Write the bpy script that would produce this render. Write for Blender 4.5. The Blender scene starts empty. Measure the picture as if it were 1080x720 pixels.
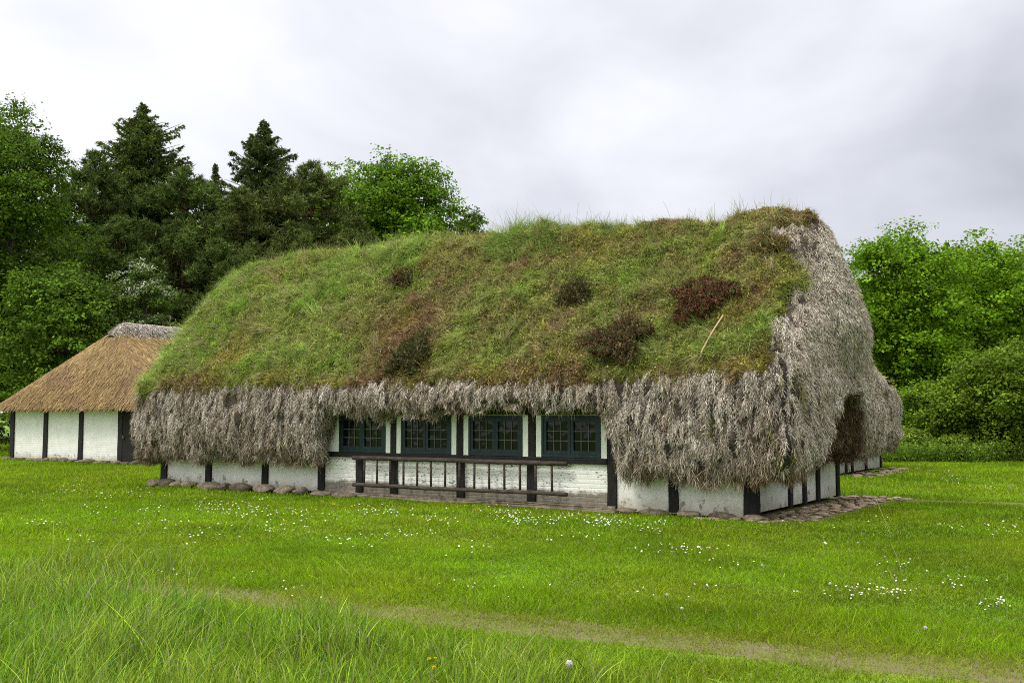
import bpy, bmesh, math, random
import numpy as np
from mathutils import Vector, Matrix

rng = np.random.default_rng(7)
random.seed(7)
SC = bpy.context.scene
COL = SC.collection
R = math.radians

# ------------------------------------------------------------------ camera
FPX, CX, CY, EYE = 1100.0, 540.0, 360.0, 1.65
PITCH = math.atan(77.0 / FPX)
cam_d = bpy.data.cameras.new('camera')
cam = bpy.data.objects.new('camera', cam_d)
COL.objects.link(cam)
cam.location = (0, 0, EYE)
cam.rotation_euler = (R(90) + PITCH, 0, 0)
cam_d.sensor_width = 36.0
cam_d.lens = FPX / 1080 * 36.0
cam_d.clip_end = 2000
SC.camera = cam
CP, SP = math.cos(PITCH), math.sin(PITCH)


def ray(px, py):
    a, b = (px - CX) / FPX, -(py - CY) / FPX
    return np.array([a, CP - b * SP, SP + b * CP])


def at(px, py, Y):                      # point seen at (px, py) at depth Y
    d = ray(px, py)
    return np.array([0, 0, EYE]) + d * (Y / d[1])


def on_ground(px, py, z=0.0):
    d = ray(px, py)
    return np.array([0, 0, EYE]) + d * ((z - EYE) / d[2])


# ------------------------------------------------------------------ noise
def _hash(ix, iy, iz, seed):
    n = (ix * 374761393 + iy * 668265263 + iz * 2147483647 + seed * 974634777) & 0xFFFFFFFF
    n = ((n ^ (n >> 13)) * 1274126177) & 0xFFFFFFFF
    n = ((n ^ (n >> 16)) * 2246822519) & 0xFFFFFFFF
    return ((n ^ (n >> 15)) & 0xFFFFFF) / float(0xFFFFFF)


def vnoise(P, seed=0):
    P = np.asarray(P, float)
    i = np.floor(P).astype(np.int64)
    f = P - i
    f = f * f * (3 - 2 * f)
    out = 0
    for dx in (0, 1):
        wx = f[:, 0] if dx else 1 - f[:, 0]
        for dy in (0, 1):
            wy = f[:, 1] if dy else 1 - f[:, 1]
            for dz in (0, 1):
                wz = f[:, 2] if dz else 1 - f[:, 2]
                out = out + wx * wy * wz * _hash(i[:, 0] + dx, i[:, 1] + dy, i[:, 2] + dz, seed)
    return out * 2 - 1


def fbm(P, scale=1.0, octv=3, seed=0):
    P = np.asarray(P, float) * scale
    a, s, t = 1.0, 0.0, 0.0
    for k in range(octv):
        s = s + a * vnoise(P * (2.03 ** k) + 17.3 * k, seed + k)
        t += a
        a *= 0.5
    return s / t


def sstep(a, b, x):
    t = np.clip((np.asarray(x, float) - a) / (b - a), 0, 1)
    return t * t * (3 - 2 * t)


def unit(v):
    return v / np.maximum(np.linalg.norm(v, axis=-1, keepdims=True), 1e-9)


# ------------------------------------------------------------------ object helpers
def tag(o, label=None, cat=None, group=None, kind=None):
    if label: o['label'] = label
    if cat: o['category'] = cat
    if group: o['group'] = group
    if kind: o['kind'] = kind
    return o


def empty(name, loc=(0, 0, 0), rz=0.0):
    o = bpy.data.objects.new(name, None)
    COL.objects.link(o)
    o.location = loc
    o.rotation_euler = (0, 0, rz)
    o.empty_display_size = 0.2
    return o


def link(name, me, parent=None):
    o = bpy.data.objects.new(name, me)
    COL.objects.link(o)
    if parent: o.parent = parent
    return o


def quads(name, V, F, mats, C=None, parent=None, smooth=False):
    """V (n,3), F (m,4) quads, C (n,3) vertex tint -> one mesh object"""
    V = np.ascontiguousarray(V, np.float32)
    F = np.ascontiguousarray(F, np.int32)
    me = bpy.data.meshes.new(name)
    me.vertices.add(len(V))
    me.vertices.foreach_set('co', V.ravel())
    me.loops.add(F.size)
    me.loops.foreach_set('vertex_index', F.ravel())
    me.polygons.add(len(F))
    me.polygons.foreach_set('loop_start', np.arange(0, F.size, 4, dtype=np.int32))
    me.polygons.foreach_set('loop_total', np.full(len(F), 4, np.int32))
    me.update(calc_edges=True)
    if C is not None:
        at_ = me.color_attributes.new('Col', 'FLOAT_COLOR', 'POINT')
        c4 = np.ones((len(V), 4), np.float32)
        c4[:, :3] = C
        at_.data.foreach_set('color', c4.ravel())
    me.polygons.foreach_set('use_smooth', np.full(len(F), smooth, bool))
    for m in (mats if isinstance(mats, (list, tuple)) else [mats]):
        me.materials.append(m)
    return link(name, me, parent)


class MB:
    """collects boxes, bars and stones into a bmesh"""
    def __init__(self):
        self.bm = bmesh.new()

    def box(self, x0, x1, y0, y1, z0, z1, cuts=0, jit=0.0, bev=0.0):
        b = bmesh.new()
        bmesh.ops.create_cube(b, size=1)
        for v in b.verts:
            v.co = Vector((x0 + (v.co.x + .5) * (x1 - x0), y0 + (v.co.y + .5) * (y1 - y0), z0 + (v.co.z + .5) * (z1 - z0)))
        if bev:
            bmesh.ops.bevel(b, geom=list(b.edges), offset=bev, segments=2, affect='EDGES', profile=.6)
        if cuts:
            bmesh.ops.subdivide_edges(b, edges=list(b.edges), cuts=cuts, use_grid_fill=True)
        if jit:
            for v in b.verts:
                v.co += Vector((random.uniform(-jit, jit), random.uniform(-jit, jit), random.uniform(-jit, jit)))
        self.merge(b)
        return self

    def tube(self, p0, p1, r0, r1=None, n=8, wob=0.0, seg=1):
        r1 = r0 if r1 is None else r1
        p0, p1 = Vector(p0), Vector(p1)
        d = (p1 - p0).normalized()
        a = d.orthogonal().normalized()
        c = d.cross(a)
        rings = []
        for k in range(seg + 1):
            t = k / seg
            q = p0.lerp(p1, t)
            if 0 < k < seg and wob:
                q += a * random.uniform(-wob, wob) + c * random.uniform(-wob, wob)
            r = r0 + (r1 - r0) * t
            rings.append([self.bm.verts.new(q + (a * math.cos(2 * math.pi * j / n) + c * math.sin(2 * math.pi * j / n)) * r) for j in range(n)])
        for k in range(seg):
            for j in range(n):
                self.bm.faces.new((rings[k][j], rings[k][(j + 1) % n], rings[k + 1][(j + 1) % n], rings[k + 1][j]))
        self.bm.faces.new(rings[0][::-1])
        self.bm.faces.new(rings[-1])
        return self

    def merge(self, b):
        me = bpy.data.meshes.new('tmp')
        b.to_mesh(me)
        b.free()
        self.bm.from_mesh(me)
        bpy.data.meshes.remove(me)

    def build(self, name, m, parent=None, smooth=False):
        bmesh.ops.recalc_face_normals(self.bm, faces=list(self.bm.faces))
        me = bpy.data.meshes.new(name)
        self.bm.to_mesh(me)
        self.bm.free()
        for p in me.polygons: p.use_smooth = smooth
        me.materials.append(m)
        return link(name, me, parent)


# ------------------------------------------------------------------ materials
def new_mat(name):
    m = bpy.data.materials.new(name)
    m.use_nodes = True
    nt = m.node_tree
    return m, nt, nt.nodes['Principled BSDF'], nt.nodes['Material Output']


def attr_mat(name, rough=0.8, transl=0.0, noise=None, spec=0.3):
    """base colour from the per-vertex tint, with an optional fine noise"""
    m, nt, b, out = new_mat(name)
    a = nt.nodes.new('ShaderNodeVertexColor')
    a.layer_name = 'Col'
    src = a.outputs['Color']
    if noise:
        tc = nt.nodes.new('ShaderNodeTexCoord')
        n = nt.nodes.new('ShaderNodeTexNoise')
        n.inputs['Scale'].default_value = noise[0]
        n.inputs['Detail'].default_value = 4
        nt.links.new(tc.outputs['Object'], n.inputs['Vector'])
        mr = nt.nodes.new('ShaderNodeMapRange')
        mr.inputs['From Min'].default_value = .3
        mr.inputs['From Max'].default_value = .7
        mr.inputs['To Min'].default_value = noise[1]
        mr.inputs['To Max'].default_value = noise[2]
        nt.links.new(n.outputs['Fac'], mr.inputs['Value'])
        vm = nt.nodes.new('ShaderNodeVectorMath')
        vm.operation = 'SCALE'
        nt.links.new(src, vm.inputs[0])
        nt.links.new(mr.outputs[0], vm.inputs['Scale'])
        src = vm.outputs[0]
    nt.links.new(src, b.inputs['Base Color'])
    b.inputs['Roughness'].default_value = rough
    b.inputs['Specular IOR Level'].default_value = spec
    if transl:
        t = nt.nodes.new('ShaderNodeBsdfTranslucent')
        nt.links.new(src, t.inputs['Color'])
        mx = nt.nodes.new('ShaderNodeMixShader')
        mx.inputs[0].default_value = transl
        nt.links.new(b.outputs[0], mx.inputs[1])
        nt.links.new(t.outputs[0], mx.inputs[2])
        nt.links.new(mx.outputs[0], out.inputs['Surface'])
    return m


def noise_mat(name, cols, scale=5.0, detail=6, rough=.85, bump=0.0, bscale=None, stretch=(1, 1, 1), lo=.3, hi=.7, spec=.3):
    m, nt, b, out = new_mat(name)
    tc = nt.nodes.new('ShaderNodeTexCoord')
    mp = nt.nodes.new('ShaderNodeMapping')
    mp.inputs['Scale'].default_value = stretch
    nt.links.new(tc.outputs['Object'], mp.inputs['Vector'])
    n = nt.nodes.new('ShaderNodeTexNoise')
    n.inputs['Scale'].default_value = scale
    n.inputs['Detail'].default_value = detail
    n.inputs['Roughness'].default_value = .65
    nt.links.new(mp.outputs[0], n.inputs['Vector'])
    cr = nt.nodes.new('ShaderNodeValToRGB')
    el = cr.color_ramp.elements
    while len(el) < len(cols): el.new(.5)
    for k, c in enumerate(cols):
        el[k].position = lo + (hi - lo) * k / max(1, len(cols) - 1)
        el[k].color = (*c, 1)
    nt.links.new(n.outputs['Fac'], cr.inputs['Fac'])
    nt.links.new(cr.outputs['Color'], b.inputs['Base Color'])
    b.inputs['Roughness'].default_value = rough
    b.inputs['Specular IOR Level'].default_value = spec
    if bump:
        n2 = nt.nodes.new('ShaderNodeTexNoise')
        n2.inputs['Scale'].default_value = bscale or scale * 3
        n2.inputs['Detail'].default_value = 5
        nt.links.new(mp.outputs[0], n2.inputs['Vector'])
        bp = nt.nodes.new('ShaderNodeBump')
        bp.inputs['Strength'].default_value = bump
        bp.inputs['Distance'].default_value = .03
        nt.links.new(n2.outputs['Fac'], bp.inputs['Height'])
        nt.links.new(bp.outputs[0], b.inputs['Normal'])
    return m


M_LEAF = attr_mat('leaf', .6, .35, spec=.07)
M_NEEDLE = attr_mat('needle', .8, .15, spec=.04)
M_GRASS = attr_mat('grass_blade', .7, .38, spec=.04)
M_TURF = attr_mat('turf_blade', .85, .30, spec=.03)
M_TURFSOIL = attr_mat('turf_soil', .95, noise=(22, .5, 1.4), spec=.05)
M_STRAND = attr_mat('seaweed_strand', .95, .08, spec=.03)
M_SHELL = attr_mat('seaweed_mass', .95, noise=(30, .45, 1.3), spec=.05)
M_REED = attr_mat('reed', .85, .05, spec=.15)
M_PETAL = attr_mat('petal', .7, .3)
M_STONE = noise_mat('fieldstone', [(.05, .042, .030), (.135, .108, .078), (.23, .195, .15)], 7, bump=.5, rough=.9)
M_COBBLE = noise_mat('cobble', [(.14, .09, .055), (.28, .205, .14), (.40, .34, .26)], 6, bump=.5, rough=.9)


def vary(m, lo, hi):
    """each object its own tone"""
    nt = m.node_tree
    b = nt.nodes['Principled BSDF']
    src = b.inputs['Base Color'].links[0].from_socket
    oi = nt.nodes.new('ShaderNodeObjectInfo')
    mr = nt.nodes.new('ShaderNodeMapRange')
    mr.inputs['To Min'].default_value = lo
    mr.inputs['To Max'].default_value = hi
    nt.links.new(oi.outputs['Random'], mr.inputs['Value'])
    vm = nt.nodes.new('ShaderNodeVectorMath')
    vm.operation = 'SCALE'
    nt.links.new(src, vm.inputs[0])
    nt.links.new(mr.outputs[0], vm.inputs['Scale'])
    nt.links.new(vm.outputs[0], b.inputs['Base Color'])


vary(M_STONE, .6, 1.5)
vary(M_COBBLE, .6, 1.45)
M_TIMBER = noise_mat('tarred_timber', [(.004, .004, .004), (.012, .011, .010), (.028, .024, .021)], 9, bump=.5, stretch=(3, 3, .5), rough=.75)
M_LADDER = noise_mat('weathered_wood', [(.022, .016, .012), (.06, .045, .036), (.11, .088, .072)], 8, bump=.4, stretch=(.6, 3, 3), rough=.85)
M_BARK = noise_mat('bark', [(.03, .024, .018), (.08, .06, .045), (.13, .10, .08)], 3, bump=.6, stretch=(4, 4, .7))
M_PINEBARK = noise_mat('pine_bark', [(.07, .028, .015), (.17, .07, .035), (.24, .12, .07)], 3, bump=.6, stretch=(4, 4, .7))
M_FRAME = noise_mat('window_paint', [(.003, .012, .014), (.006, .020, .023), (.012, .030, .034)], 12, rough=.5)
M_MUNTIN = noise_mat('lead_bar', [(.06, .065, .06), (.12, .125, .12)], 20, rough=.6)
M_BOARD = noise_mat('white_board', [(.50, .53, .42), (.70, .73, .64), (.76, .78, .72)], 14, stretch=(4, 4, .6), rough=.6)
M_MOSSBOARD = noise_mat('mossy_board', [(.12, .17, .03), (.24, .32, .07), (.34, .40, .14)], 14, rough=.9)
M_DOOR = noise_mat('dark_door', [(.004, .004, .004), (.014, .012, .010), (.022, .02, .017)], 9, stretch=(6, 6, .5), bump=.5)
M_CABLE = noise_mat('dark_rope', [(.010, .008, .007), (.03, .022, .018)], 30, rough=.9)


def glass_mat():
    m, nt, b, out = new_mat('window_glass')
    b.inputs['Base Color'].default_value = (.004, .005, .005, 1)
    b.inputs['Roughness'].default_value = .04
    b.inputs['Specular IOR Level'].default_value = .24
    tc = nt.nodes.new('ShaderNodeTexCoord')
    n = nt.nodes.new('ShaderNodeTexNoise')
    n.inputs['Scale'].default_value = 5
    n.inputs['Detail'].default_value = 1
    nt.links.new(tc.outputs['Object'], n.inputs['Vector'])
    bp = nt.nodes.new('ShaderNodeBump')
    bp.inputs['Strength'].default_value = .25
    bp.inputs['Distance'].default_value = .02
    nt.links.new(n.outputs['Fac'], bp.inputs['Height'])
    nt.links.new(bp.outputs[0], b.inputs['Normal'])
    return m


M_GLASS = glass_mat()


def plaster_mat(name, chips=0.0, stain=0.0, brick=0.0, stain_h=.42):
    """lime-washed wall: faint unevenness, brick courses, chipped flecks, a worn rendered foot"""
    m, nt, b, out = new_mat(name)
    N, Lk = nt.nodes, nt.links
    tc = N.new('ShaderNodeTexCoord')

    def noise(scale, detail=5, st=(1, 1, 1)):
        mp = N.new('ShaderNodeMapping')
        mp.inputs['Scale'].default_value = st
        Lk.new(tc.outputs['Object'], mp.inputs['Vector'])
        n = N.new('ShaderNodeTexNoise')
        n.inputs['Scale'].default_value = scale
        n.inputs['Detail'].default_value = detail
        n.inputs['Roughness'].default_value = .65
        Lk.new(mp.outputs[0], n.inputs['Vector'])
        return n.outputs['Fac']

    def rng_(src, a, b_, c, d):
        r = N.new('ShaderNodeMapRange')
        r.interpolation_type = 'SMOOTHSTEP'
        for k, v in zip(('From Min', 'From Max', 'To Min', 'To Max'), (a, b_, c, d)):
            r.inputs[k].default_value = v
        Lk.new(src, r.inputs['Value'])
        return r.outputs[0]

    def math_(op, a, b_):
        q = N.new('ShaderNodeMath')
        q.operation = op
        for k, s in enumerate((a, b_)):
            if isinstance(s, (int, float)): q.inputs[k].default_value = s
            else: Lk.new(s, q.inputs[k])
        return q.outputs[0]

    def mix(f, a, b_):
        q = N.new('ShaderNodeMix')
        q.data_type = 'RGBA'
        if isinstance(f, (int, float)): q.inputs[0].default_value = f
        else: Lk.new(f, q.inputs[0])
        for k, s in ((6, a), (7, b_)):
            if isinstance(s, tuple): q.inputs[k].default_value = (*s, 1)
            else: Lk.new(s, q.inputs[k])
        return q.outputs[2]

    col = mix(rng_(noise(2.2, 6), .35, .65, 0, 1), (.83, .82, .77), (.76, .76, .71))
    col = mix(rng_(noise(9, 6, (1, 1, .25)), .50, .75, 0, .45), col, (.56, .56, .50))
    sx = N.new('ShaderNodeSeparateXYZ')
    Lk.new(tc.outputs['Object'], sx.inputs[0])
    z = sx.outputs['Z']
    # green-brown splash along the foot
    zz = math_('ADD', z, math_('MULTIPLY', math_('SUBTRACT', noise(3.0, 5), .5), .35))
    col = mix(math_('MULTIPLY', rng_(zz, .05, .34, 1, 0), .75), col, (.40, .36, .24))
    pm = math_('MULTIPLY', rng_(noise(6.5, 4), .58, .62, 0, 1), rng_(zz, .22, .36, 1, 0))
    col = mix(pm, col, mix(noise(20, 4), (.20, .175, .14), (.40, .36, .29)))
    if stain:
        zs = math_('ADD', z, math_('MULTIPLY', math_('SUBTRACT', noise(5.0, 6), .5), .22))
        col = mix(math_('MULTIPLY', rng_(zs, stain_h - .06, stain_h + .03, 1, 0), stain), col, mix(noise(14, 6), (.13, .11, .085), (.34, .30, .25)))
    h = noise(24, 6)
    if chips:
        cf = noise(15, 3, (1, 1, 4.2))
        area = noise(1.6, 3)
        cm = rng_(math_('ADD', cf, math_('MULTIPLY', area, .30)), .80 - .04 * chips, .83 - .04 * chips, 0, 1)
        col = mix(cm, col, (.10, .085, .075))
        h = math_('SUBTRACT', h, cm)
    if brick:
        w = N.new('ShaderNodeTexWave')
        w.wave_type = 'BANDS'
        w.bands_direction = 'Z'
        w.inputs['Scale'].default_value = 4.1
        w.inputs['Distortion'].default_value = .7
        w.inputs['Detail'].default_value = 2
        Lk.new(tc.outputs['Object'], w.inputs['Vector'])
        h = math_('ADD', h, math_('MULTIPLY', rng_(w.outputs['Fac'], 0, .25, 0, 1), brick * 1.5))
    bp = N.new('ShaderNodeBump')
    bp.inputs['Strength'].default_value = .5
    bp.inputs['Distance'].default_value = .012
    Lk.new(h, bp.inputs['Height'])
    Lk.new(bp.outputs[0], b.inputs['Normal'])
    Lk.new(col, b.inputs['Base Color'])
    b.inputs['Roughness'].default_value = .9
    b.inputs['Specular IOR Level'].default_value = .2
    return m


M_WALL = plaster_mat('limewash')
M_WALLBRICK = plaster_mat('limewashed_brick', chips=1.0, stain=1.0, brick=.6, stain_h=.33)
M_WALLANNEX = plaster_mat('limewashed_brick_annex', brick=.35)

# ------------------------------------------------------------------ strips, leaves
def strips(P, D, B, Ln, Wd, S, C0, C1, seg=3, tipw=.12, power=1.0):
    """ribbons from P along D (unit) bending by B (per length, * t^2); S = side vector"""
    n = len(P)
    T = np.linspace(0, 1, seg + 1)
    V = np.empty((n, seg + 1, 2, 3), np.float32)
    C = np.empty((n, seg + 1, 2, 3), np.float32)
    Ln, Wd = np.asarray(Ln)[:, None], np.asarray(Wd)[:, None]
    for k, t in enumerate(T):
        c = P + D * Ln * t + B * Ln * (t * t)
        w = Wd * .5 * ((1 - t) ** power * (1 - tipw) + tipw)
        V[:, k, 0] = c - S * w
        V[:, k, 1] = c + S * w
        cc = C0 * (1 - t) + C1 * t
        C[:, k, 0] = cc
        C[:, k, 1] = cc
    base = (np.arange(n) * (seg + 1) * 2)[:, None]
    F = np.concatenate([base + np.array([[2 * k, 2 * k + 1, 2 * k + 3, 2 * k + 2]]) for k in range(seg)], 1).reshape(-1, 4)
    return V.reshape(-1, 3), F, C.reshape(-1, 3)


def leaf_quads(P, Nn, size, C, aspect=.6):
    n = len(P)
    r = unit(rng.normal(size=(n, 3)))
    a = unit(np.cross(Nn, r))
    b = np.cross(Nn, a)
    s = np.asarray(size)[:, None]
    V = np.empty((n, 4, 3), np.float32)
    V[:, 0] = P - a * s * .5
    V[:, 1] = P + b * s * .5 * aspect + Nn * s * .08
    V[:, 2] = P + a * s * .5
    V[:, 3] = P - b * s * .5 * aspect + Nn * s * .08
    F = np.arange(n * 4).reshape(-1, 4)
    return V.reshape(-1, 3), F, np.repeat(C, 4, 0)


def join(parts):
    Vs, Fs, Cs, o = [], [], [], 0
    for V, F, C in parts:
        Vs.append(V); Fs.append(F + o); Cs.append(C)
        o += len(V)
    return np.concatenate(Vs), np.concatenate(Fs), np.concatenate(Cs)


# ------------------------------------------------------------------ house frame
A0 = np.array([3.73, 16.5])
ANG = math.atan2(-.548, .836)
CD, SD = math.cos(ANG), math.sin(ANG)
HL, HW = 14.07, 4.9


def to_world(s, v, z=0.0):
    s, v = np.asarray(s, float), np.asarray(v, float)
    return np.stack([A0[0] + CD * s - SD * v, A0[1] + SD * s + CD * v, np.broadcast_to(z, np.shape(s)).astype(float)], -1)


def to_local(x, y):
    dx, dy = x - A0[0], y - A0[1]
    return CD * dx + SD * dy, -SD * dx + CD * dy


def on_plane_local(px, py, p0, nrm):
    """camera ray against a plane given in house-local coordinates -> local point"""
    d = ray(px, py)
    o = np.array([*to_local(0.0, 0.0), EYE])
    dl = np.array([CD * d[0] + SD * d[1], -SD * d[0] + CD * d[1], d[2]])
    t = np.dot(np.array(p0) - o, nrm) / np.dot(dl, nrm)
    return o + dl * t


# ------------------------------------------------------------------ seaweed roof
def make_roof(house, L, W, zr, zb_front, zb_end, of0, oe0, oe1, ofb, oel, apse, ztop, notch, turf_border, seed, dens=1.0, nf=300, ne=150, turf=True):
    nb, nc = 70, 8
    Hh = W / 2
    # profile: under-eave, hanging lobe, slope
    prof = []
    for q, fo, fe in ((.20, .02, .02), (.06, .25, .30), (0, .62, .72), (.06, .86, .90), (.16, .97, .98), (.3, 1.05, 1.02), (.5, 1.08, 1.02), (.75, 1.04, 1.0), (1, .95, .97)):
        prof.append(('h', q, fo, fe))
    # refine hanging part
    hp = np.array([(p[1], p[2], p[3]) for p in prof])
    tt = np.linspace(0, len(hp) - 1, 34)
    hang = np.stack([np.interp(tt, np.arange(len(hp)), hp[:, k]) for k in range(3)], -1)
    ws = np.linspace(0, 1, 56)[1:]
    rings = []
    for lev in range(len(hang) + len(ws)):
        if lev < len(hang):
            q, fo, fe = hang[lev]
            cf = cb = 0
            of = of0 * fo; oer = oe0 * fe; w = 0
        else:
            w = ws[lev - len(hang)]
            q = 1
            of = of0 * .95 + (-(Hh - .004) - of0 * .95) * w
            oer = oe0 * .97 + (oe1 - oe0 * .97) * w
            cf, cb = .08 * math.sin(math.pi * w), .30 * math.sin(math.pi * min(1, w * 1.05) ** .85)
        back = (of * ofb / of0 if w == 0 else ofb * .95 + (-(Hh - .004) - ofb * .95) * w)
        left = (oel * fe if w == 0 else oel * .97 + (.38 - oel * .97) * w)
        xmin, xmax, ymin, ymax = -L - left, oer, -of - cf, W + back + cb
        r = min(.38, (ymax - ymin) * .45)
        pts = []
        for x in np.linspace(xmin + r, xmax - r, nf): pts.append((x, ymin, 0))
        for a in np.linspace(-90, 0, nc + 2)[1:-1]: pts.append((xmax - r + r * math.cos(R(a)), ymin + r + r * math.sin(R(a)), 1))
        for y in np.linspace(ymin + r, ymax - r, ne): pts.append((xmax, y, 2))
        for a in np.linspace(0, 90, nc + 2)[1:-1]: pts.append((xmax - r + r * math.cos(R(a)), ymax - r + r * math.sin(R(a)), 3))
        for x in np.linspace(xmax - r, xmin + r, nb): pts.append((x, ymax, 4))
        for a in np.linspace(90, 180, nc + 2)[1:-1]: pts.append((xmin + r + r * math.cos(R(a)), ymax - r + r * math.sin(R(a)), 5))
        for y in np.linspace(ymax - r, ymin + r, ne // 2): pts.append((xmin, y, 6))
        for a in np.linspace(180, 270, nc + 2)[1:-1]: pts.append((xmin + r + r * math.cos(R(a)), ymin + r + r * math.sin(R(a)), 7))
        pts = np.array(pts)
        x, y, side = pts[:, 0], pts[:, 1], pts[:, 2]
        vc = (y - (ymin + ymax) / 2) / max(.02, (ymax - ymin) / 2)
        x = x + (x > -1) * ((side > 0) & (side < 4)) * apse * (.12 + .88 * float(sstep(0, .36, w))) * (1 + .35 * math.sin(math.pi * w)) * np.clip(1 - vc ** 2, 0, 1) * (1 if w < .8 else 1)
        zb = np.full(len(x), .68)
        zb = np.where(side == 0, zb_front(x), zb)
        zb = np.where(side == 2, zb_end(y), zb)
        zb = np.where((side == 3) | (side == 4), float(zb_end(np.array(9.0))), zb)
        zb = np.where((side == 1), zb_front(np.minimum(x, 0)), zb)
        zb = zb + .07 * fbm(np.stack([x, y, 0 * x], -1), 2.2, 3, seed + 5) + .05 * fbm(np.stack([x, y, 0 * x], -1), 7, 2, seed + 6)
        g = w if w < .8 else (w - (w - .8) ** 2 / .4)
        z = zb + (ztop - zb) * q if w == 0 else ztop + (zr(x) - ztop) * g / .9 * (1 - .0)
        if w > 0:
            g = g / .9
            z = ztop + (zr(x) - ztop) * g
        X = np.stack([x, y, z], -1)
        if notch is not None:
            m = notch(y, z) * (side == 2)
            X[:, 0] -= m * (X[:, 0] - .10)
        rings.append(X)
    G = np.array(rings)                                   # levels x perimeter x 3
    nl, npn = G.shape[:2]
    flat = G.reshape(-1, 3)

    def normals(G):
        dp = np.roll(G, -1, 1) - np.roll(G, 1, 1)
        dl = np.gradient(G, axis=0)
        return unit(np.cross(dp, dl))
    Nn = normals(G)
    side = np.broadcast_to(side, (nl, npn))
    lev = np.broadcast_to(np.arange(nl)[:, None], (nl, npn))
    # turf mask (>0 inside the turf)
    tm = turf_border(G, side).reshape(nl, npn)
    hangw = sstep(ztop + .5, ztop - .2, G[..., 2])
    d = (.10 * fbm(flat, .9, 3, seed) + .06 * fbm(flat, 3.5, 3, seed + 1) * (1)).reshape(nl, npn)
    st = flat * np.array([5.0, 5.0, 2.2])
    d = d + hangw * (.20 * np.abs(fbm(st * .8, 1, 2, seed + 2)).reshape(nl, npn) - .04 + .05 * fbm(st, 3, 2, seed + 3).reshape(nl, npn))
    d = d * sstep(0, 6, lev)
    S = G + Nn * d[..., None]
    idx = np.arange(nl * npn).reshape(nl, npn)
    F = np.stack([idx[:-1], np.roll(idx, -1, 1)[:-1], np.roll(idx, -1, 1)[1:], idx[1:]], -1)   # (nl-1, npn, 4)
    base = np.array([.075, .06, .048])
    C = base * (1 + .35 * fbm(flat, 2.5, 3, seed + 9))[:, None]
    roof = quads('roof', S.reshape(-1, 3), F.reshape(-1, 4), M_SHELL, C, house, True)
    out = dict(S=S, N=normals(S), side=side, tm=tm, lev=lev, nl=nl)

    # ---- strands: locks of seaweed hanging over the shell
    def face_sample(mask_f, per_m2):
        q = S.reshape(-1, 3)[F.reshape(-1, 4)]
        area = np.linalg.norm(np.cross(q[:, 2] - q[:, 0], q[:, 3] - q[:, 1]), axis=1) / 2 * mask_f.reshape(-1)
        n = int(area.sum() * per_m2)
        fi = rng.choice(len(area), n, p=area / area.sum())
        u, v = rng.random((2, n, 1))
        p = q[fi]
        P = (p[:, 0] * (1 - u) + p[:, 1] * u) * (1 - v) + (p[:, 3] * (1 - u) + p[:, 2] * u) * v
        Nf = out['N'].reshape(-1, 3)[F.reshape(-1, 4)[fi, 0]]
        return P, Nf, fi

    tmf = (tm[:-1] + tm[1:]) / 2
    sidef = side[:-1]
    levf = lev[:-1]
    vis = np.where((sidef <= 2) | (sidef >= 6), 1.0, .12)
    dens_back = vis
    parts = []
    rs = lambda q: q.reshape(-1, *q.shape[2:])
    # lumps of matted seaweed on the front, flatter felt on the hip, loose wisps along the lower lip
    for kind in ('front', 'end', 'wisp'):
        isend = (sidef >= 2) & (sidef <= 3)
        if kind == 'wisp': msk = dens_back * ((levf > 4) & (levf < 15)) * 1.0
        else: msk = (tmf < .12) * dens_back * (isend if kind == 'end' else ~isend) * np.where(levf < 3, .4, 1.0)
        if msk.sum() < 1: continue
        per, k = {'front': (92, 96), 'end': (480, 20), 'wisp': (150, 8)}[kind]
        P, Nf, fi = face_sample(msk, per * dens)
        n = len(P)
        down = unit(np.array([0, 0, -1.0]) + Nf * Nf[:, 2:3] + 1e-4)
        sidev = unit(np.cross(Nf, down))
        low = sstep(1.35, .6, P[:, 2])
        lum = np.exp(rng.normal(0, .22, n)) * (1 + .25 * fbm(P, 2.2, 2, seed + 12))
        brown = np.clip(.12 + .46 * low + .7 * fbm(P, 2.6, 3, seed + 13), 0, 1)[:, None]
        if kind == 'end': brown, lum = brown * .35, lum * 1.12
        if kind == 'wisp': brown = np.clip(brown + .45, 0, 1)
        if notch is not None:                                  # unbleached brown in the recess, its shade painted in as darker strand colour
            recess_shade = (sidef.reshape(-1)[fi] == 2) * sstep(.06, .22, notch(P[:, 1], P[:, 2]))
            brown = np.maximum(brown, recess_shade[:, None])
            lum = lum * (1 - .45 * recess_shade)
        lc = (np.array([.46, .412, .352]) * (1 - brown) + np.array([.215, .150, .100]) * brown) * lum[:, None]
        grn = (rng.random(n) < (.02 if kind == 'front' else .05))[:, None]
        lc = np.where(grn, np.array([.17, .165, .06]), lc)
        ab = unit(rng.normal(0, 1, (n, k, 2))) * np.sqrt(rng.random((n, k, 1)))
        aa, bb = ab[..., :1], ab[..., 1:]
        Sn, Dn, Nn_ = sidev[:, None], down[:, None], Nf[:, None]
        if kind == 'front':
            hw, hl, th = rng.uniform(.022, .050, (n, 1, 1)), rng.uniform(.10, .26, (n, 1, 1)), rng.uniform(.04, .12, (n, 1, 1))
            tilt = rng.normal(0, .16, (n, 1, 1))
            PP = P[:, None] + Sn * (aa * hw + tilt * bb * hl) + Dn * bb * hl + Nn_ * (th * np.sqrt(np.clip(1 - aa ** 2 - bb ** 2, 0, 1)) * rng.random((n, k, 1)) ** .35 + .03 * bb - .015)
            D = Dn * .95 + Sn * aa * .45 + Nn_ * .22 + rng.normal(0, .42, (n, k, 3))
            Ln = rng.uniform(.018, .050, (n, k)) * (1 + .5 * low[:, None])
            B = np.array([0, 0, -.6]) + rng.normal(0, .6, (n, k, 3))
            wd = rng.uniform(.005, .013, (n, k))
        elif kind == 'end':
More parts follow.
